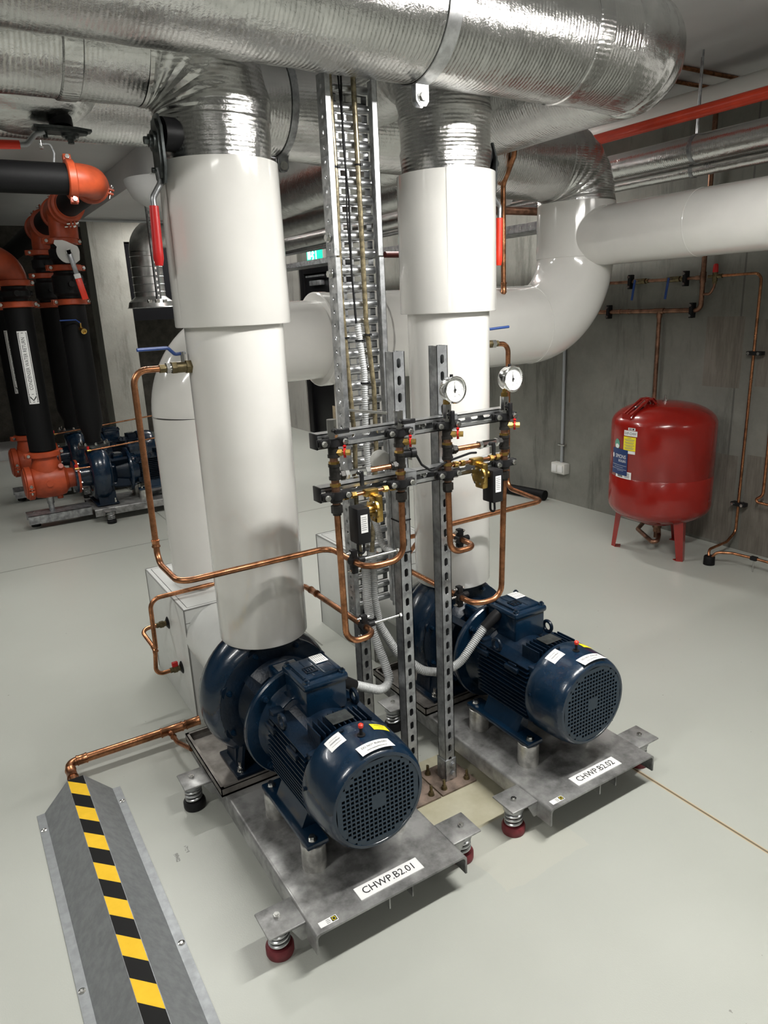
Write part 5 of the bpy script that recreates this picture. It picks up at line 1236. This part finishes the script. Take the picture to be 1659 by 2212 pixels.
for k, (y, w_) in enumerate(((6.38,'nearer'),(7.46,'farther'))):
    q = make_pump(False, False) if k == 0 else copy_tree(cp)
    if k == 0: cp = q
    q.location = (XD_, y, 0); q.rotation_euler = (0,0,R(90)); tag(q, w_+' of two navy blue condenser pumps at the left, lying parallel to the back wall', 'pump', 'condenser pumps at the left')
    s = make_skid(-.805, .11, [(-1,0.0),(1,0.0),(-1,-.695),(1,-.695)]); s.location = (XD_, y, 0); s.rotation_euler = (0,0,R(90)); tag(s, w_+' of two galvanised skids under the condenser pumps at the left', 'base frame')
    pots(s, [(-.135,-.585),(-.135,-.321),(.135,-.585),(.135,-.321)], .12, .2025)
    mb = MB(); mb.box(-.10, .10, .11, .60, .116, .120); mb.box(-.10, -.095, .11, .60, .05, .12); mb.box(.095, .10, .11, .60, .05, .12); mb.build('extension_channel', 'galv', s)
    strainer(XS_, y, w_+' of two orange cast suction strainers at the left')
    r = riser(XS_, y, .632, 1.755, .102, w_+' of two black risers lettered CONDENSER WATER RETURN at far left', False)
    # label reading up the pipe, arrow at the bottom
    f = lambda u, v, off: V((XS_+(.102+off)*math.sin(u/.102+R(-6)), y-(.102+off)*math.cos(u/.102+R(-6)), 1.30+v))
    def pm(off): return lambda u, v: f(v, u, off)       # text x runs up
    mb = MB(); g = pm(.0012); mb.patch(lambda a, b: g((a-.5)*.56, (.5-b)*.072), 2, 8); c1 = mb.build('flow_label', 'white', r, recalc=False); c1['label'] = 'white label lettered CONDENSER WATER RETURN'
    g2 = pm(.002); mb = MB()
    for a0, a1, b0, b1 in ((-.268,.268,.026,.030),(-.268,.268,-.030,-.026),(-.268,-.264,-.03,.03),(.264,.268,-.03,.03),(-.206,-.202,-.03,.03)): mb.patch(lambda p, q_: g2(a0+(a1-a0)*p, -(b0+(b1-b0)*q_)), 2, 2)
    lettering(mb, 'CONDENSER WATER RETURN', .037, lambda x_, y_: g2(x_+.032, -y_), .80)
    for s_ in (-1, 1): mb.bm.faces.new([mb.bm.verts.new(g2(*t)) for t in ((-.258,0),(-.248,0),(-.215,s_*.022),(-.230,s_*.022))])
    mb.build('lettering', 'ink', c1, recalc=False)
    # upper parts of the suction riser
    coup(r, (XS_,y,1.778), (0,0,1), .102); disc_valve(r, XS_, y, 1.80, 1.915, .095); coup(r, (XS_,y,1.937), (0,0,1), .102)
    MB().sweep(arc((XS_-.16,y,1.958), 0, 90, .16, (1,0,0), (0,0,1), 16), .104, 40).build('elbow', 'orange', r)
    MB().cyl((XS_-.16,y,2.118), (-2.9,y,2.118), .10, n=36).build('top_run', 'foam', r)
    coup(r, (XS_-.185,y,2.118), (1,0,0), .102)
    # discharge riser
    r = riser(XD_, y, .617, 1.76, .102, w_+' of two black lagged discharge risers with orange couplings at the left', True)
    coup(r, (XD_,y,1.785), (0,0,1), .102); disc_valve(r, XD_, y, 1.81, 2.02, .10); coup(r, (XD_,y,2.042), (0,0,1), .102); disc_valve(r, XD_, y, 2.07, 2.215, .09); coup(r, (XD_,y,2.24), (0,0,1), .102)
    if k == 0:
        lv = empty('gear_lever', (XD_+.01,y-.165,2.150), 0, 'white notch plate and lever with a red tag on the nearer discharge riser', 'valve lever')
        pts = [(.0,.075)]+[(.082*math.cos(R(a))*1.0, .082*math.sin(R(a))) for a in range(30, -10, -10)]+[(.075,-.06),(.04,-.085)]+[(.085*math.cos(R(a)), .085*math.sin(R(a))) for a in range(250, 150, -12)]+[(-.095,.06),(-.085,.085),(-.03,.085)]
        mb = MB(); mb.prism(pts, 0, .005, lambda u, v, d: V((u, -d, v))); mb.cyl((0,.0,0), (0,-.03,0), .020, n=20); mb.cyl((0,.09,0),(0,0,0),.016,n=14); mb.build('notch_plate', 'mist', lv)
        T = Matrix.Rotation(R(-11), 4, 'Y'); MB().box(-.018, .018, -.030, -.020, -.20, .015, .003, T=T).build('lever_arm', 'lever', lv)
        MB().box(-.024, .024, -.034, -.018, -.36, -.20, .004, T=T).build('red_tag', 'redgrip_bright', lv); MB().box(-.024, .024, -.0345, -.0175, -.20, -.165, .002, T=T).build('white_band', 'white', lv)
        bv = empty('drain_cock', (XD_+.02,y-.10,1.575), 0, 'small brass drain cock with blue lever on the nearer discharge riser', 'valve')
        MB().cyl((0,.01,0), (0,-.03,0), .014, n=14).hexa((0,-.03,0), (0.01,-.07,-.015), .020).lathe((.01,-.07,-.015), (.1,-1,-.3), [(.018,0),(.022,.004),(.022,.02),(.014,.02),(.014,.005)], 20).cyl((0,-.045,0), (0,-.045,.045), .007, n=10).build('body', 'brass', bv)
        MB().sweep([V((0,-.045,.045)), V((-.03,-.05,.07)), V((-.15,-.06,.07))], .005, 8).build('lever', 'bluegrip', bv)
# orange header above them
e = empty('grooved_header', (0,0,0), 0, 'orange grooved pipe header with tees at upper left, ending in an orange elbow', 'pipe')
zc = 2.468; xh = XD_+.035
MB().cyl((xh,5.22,zc), (xh,6.1,zc), .088, n=40).build('lagged_length', 'foam', e)
for y in (6.38, 7.46):
    MB().cyl((xh,y-.17,zc), (xh,y+.17,zc), .112, n=40).cyl((xh,y,zc), (xh-.01,y,2.262), .106, n=40).build('tee', 'orange', e)
    for s in (-.20, .20): coup(e, (xh,y+s,zc), (0,1,0), .105, .05, V((1,0,.1)))
MB().cyl((xh,6.6,zc), (xh,7.26,zc), .098, n=36).cyl((xh,7.66,zc), (xh,10.7,zc), .098, n=36).build('lagged_length', 'foam', e)
coup(e, (xh,6.07,zc), (0,1,0), .096, .05, V((1,0,.1)))
MB().lathe((xh,6.02,zc), (0,1,0), [(.09,0),(.098,.02),(.112,.12),(.114,.2)], 40).build('reducer', 'orange', e)
MB().sweep(arc((xh-.145,5.145,zc), 0, -90, .145, (1,0,0), (0,1,0), 18), .094, 40).build('elbow', 'orange', e)
coup(e, (xh,5.185,zc), (0,1,0), .090, .05, V((.3,0,1))); coup(e, (xh-.150,5.0,zc), (1,0,0), .092, .05, V((0,-1,.2)))
MB().cyl((xh-.17,5.0,zc), (-2.9,5.0,zc), .089, n=40).build('near_run', 'foam', e)
e = empty('pipe_hanger', (.80,5.0,zc+.09), 0, 'zinc hanger rod and hook above the black pipe at upper left', 'pipe hanger')
MB().cyl((-.02,0,.08), (-.02,0,CEIL-zc-.092), .006, n=10).hexa((-.02,0,.07), (-.02,0,.085), .013).build('rod', 'zinc_bolt', e)
MB().tube([(-.03,0,.095),(.03,0,.10),(.045,0,.05),(.035,0,.0)], .006, .02, 8).build('hook', 'galv', e)
# gauge lines across the condenser pumps
for i, (a, b, w_) in enumerate((((.98,6.25,.60),(1.9,6.25,.66),'nearer upper'), ((.86,6.22,.47),(1.03,6.22,.47),'nearer lower'), ((.86,7.30,.62),(1.9,7.30,.70),'farther'))):
    o = coppertube(w_+' thin copper gauge line over the condenser pumps at the left', [a, b], r=.007)
    MB().cyl(V(a), V(a)+V((-.03,0,.0)), .011, n=12).build('fitting', 'brass', o); MB().cyl(V(a)+V((-.02,0,.01)), V(a)+V((-.02,0,.035)), .010, n=12).build('red_cap', 'redgrip', o)
isolators([(XD_,6.38-.30,'zinc spring isolator under the front tab of the nearer condenser skid'),(.488,6.42,'zinc spring isolator under the end of the nearer condenser extension channel'),
           (.49,7.50,'zinc spring isolator under the end of the farther condenser extension channel'),(XD_,7.46-.30,'zinc spring isolator under the front tab of the farther condenser skid')], 'black', 'spring isolators under the condenser skids')

# ------------------------------------------------------------------ seen past the column: duct, strut, conduit
e = empty('spiral_duct', (0,0,0), 0, 'dull silver ribbed duct with an elbow and flared foot beyond the column', 'duct')
YD = 8.4
MB().sweep(arc((2.39,YD,2.32), 90, 180, .20, (1,0,0), (0,0,1), 14), .165, 36).build('elbow', 'duct', e)
MB().lathe((2.19,YD,1.80), (0,0,1), [(.25,-.06),(.235,0),(.17,.05),(.165,.06),(.165,.52)], 40).build('drop', 'duct', e)
MB().cyl((2.39,YD,2.52), (3.3,YD,2.52), .165, n=36).build('top_run', 'duct', e)
MB().cyl((3.0,YD,2.685), (3.0,YD,CEIL-.001), .005, n=8).build('hanger', 'galv', e)
mb = MB()
for z in (1.90,1.98,2.06,2.16,2.27): mb.lathe((2.19,YD,z), (0,0,1), [(.166,0),(.171,.004),(.166,.008)], 40, cap=False)
mb.lathe((2.19,YD,1.735), (0,0,1), [(.252,0),(.258,.004),(.252,.010)], 40); mb.build('ribs', 'galv_bright', e)
e = empty('hanging_strut', (1.905,7.0,0), 0, 'grey galvanised strut hanging from the ceiling in front of the silver duct', 'strut')
MB().slotted((-.02,0,1.80), (1,0,0), (0,0,1), .041, CEIL-.22-1.80, .05, .014, .028).box(-.0205, -.018, 0, .04, 1.80, 2.61).box(.018, .0205, 0, .04, 1.80, 2.61).build('channel', 'galv', e)
for dx in (-.09, -.02, .05): MB().box(dx-.018, dx+.018, -.02, .02, 1.765, 1.795, .004).cyl((dx,-.021,1.78), (dx,-.034,1.78), .012, n=12).build('pipe_clip', 'zinc_bolt', e)
o = MB().tube([(1.40,8.0,2.59),(2.6,8.0,2.59)], .014, .02).build('ceiling_conduit', 'conduit_grey'); tag(o, 'thin grey conduit crossing under the boxed ceiling downstand at left', 'conduit')
o = MB().lathe((1.72,5.75,2.612), (0,0,-1), [(.30,0),(.295,.03),(.25,.12),(.16,.18),(.02,.21)], 40).build('round_ceiling_dome', 'ceil'); tag(o, 'pale round dome under the ceiling beside the red valve lever', 'ceiling fitting')
o = MB().box(2.22, 3.2, 9.42, 9.69, 1.6, 2.5).build('dark_opening', 'interior_shade'); tag(o, None, None, None, 'structure'); o.name = 'opening_shade_box'  # solid black box standing in for the shade of an opening, no window

# ------------------------------------------------------------------ camera and view
cd = bpy.data.cameras.new('camera'); cam = bpy.data.objects.new('camera', cd); col.objects.link(cam); scene.camera = cam
yaw, pit, rol = CAMQ
cy, sy, cp_, sp_ = math.cos(yaw), math.sin(yaw), math.cos(pit), math.sin(pit)
fwd = V((sy*cp_, cy*cp_, -sp_)); right = V((cy, -sy, 0)); down = fwd.cross(right)
r2 = right*math.cos(rol)+down*math.sin(rol); d2 = -right*math.sin(rol)+down*math.cos(rol)
cam.matrix_world = Matrix(((r2.x, -d2.x, -fwd.x, 0), (r2.y, -d2.y, -fwd.y, 0), (r2.z, -d2.z, -fwd.z, 1.65), (0,0,0,1)))
cd.sensor_fit = 'HORIZONTAL'; cd.sensor_width = 36; cd.lens = CAMF/1659*36; cd.clip_start = .05
vs = scene.view_settings; vs.view_transform = 'Standard'; vs.look = 'None'; vs.gamma = 1; vs.use_curve_mapping = False; vs.exposure = 0
for o in list(bpy.data.objects):       # merge duplicate numbered base names is Blender's own suffixing
    pass
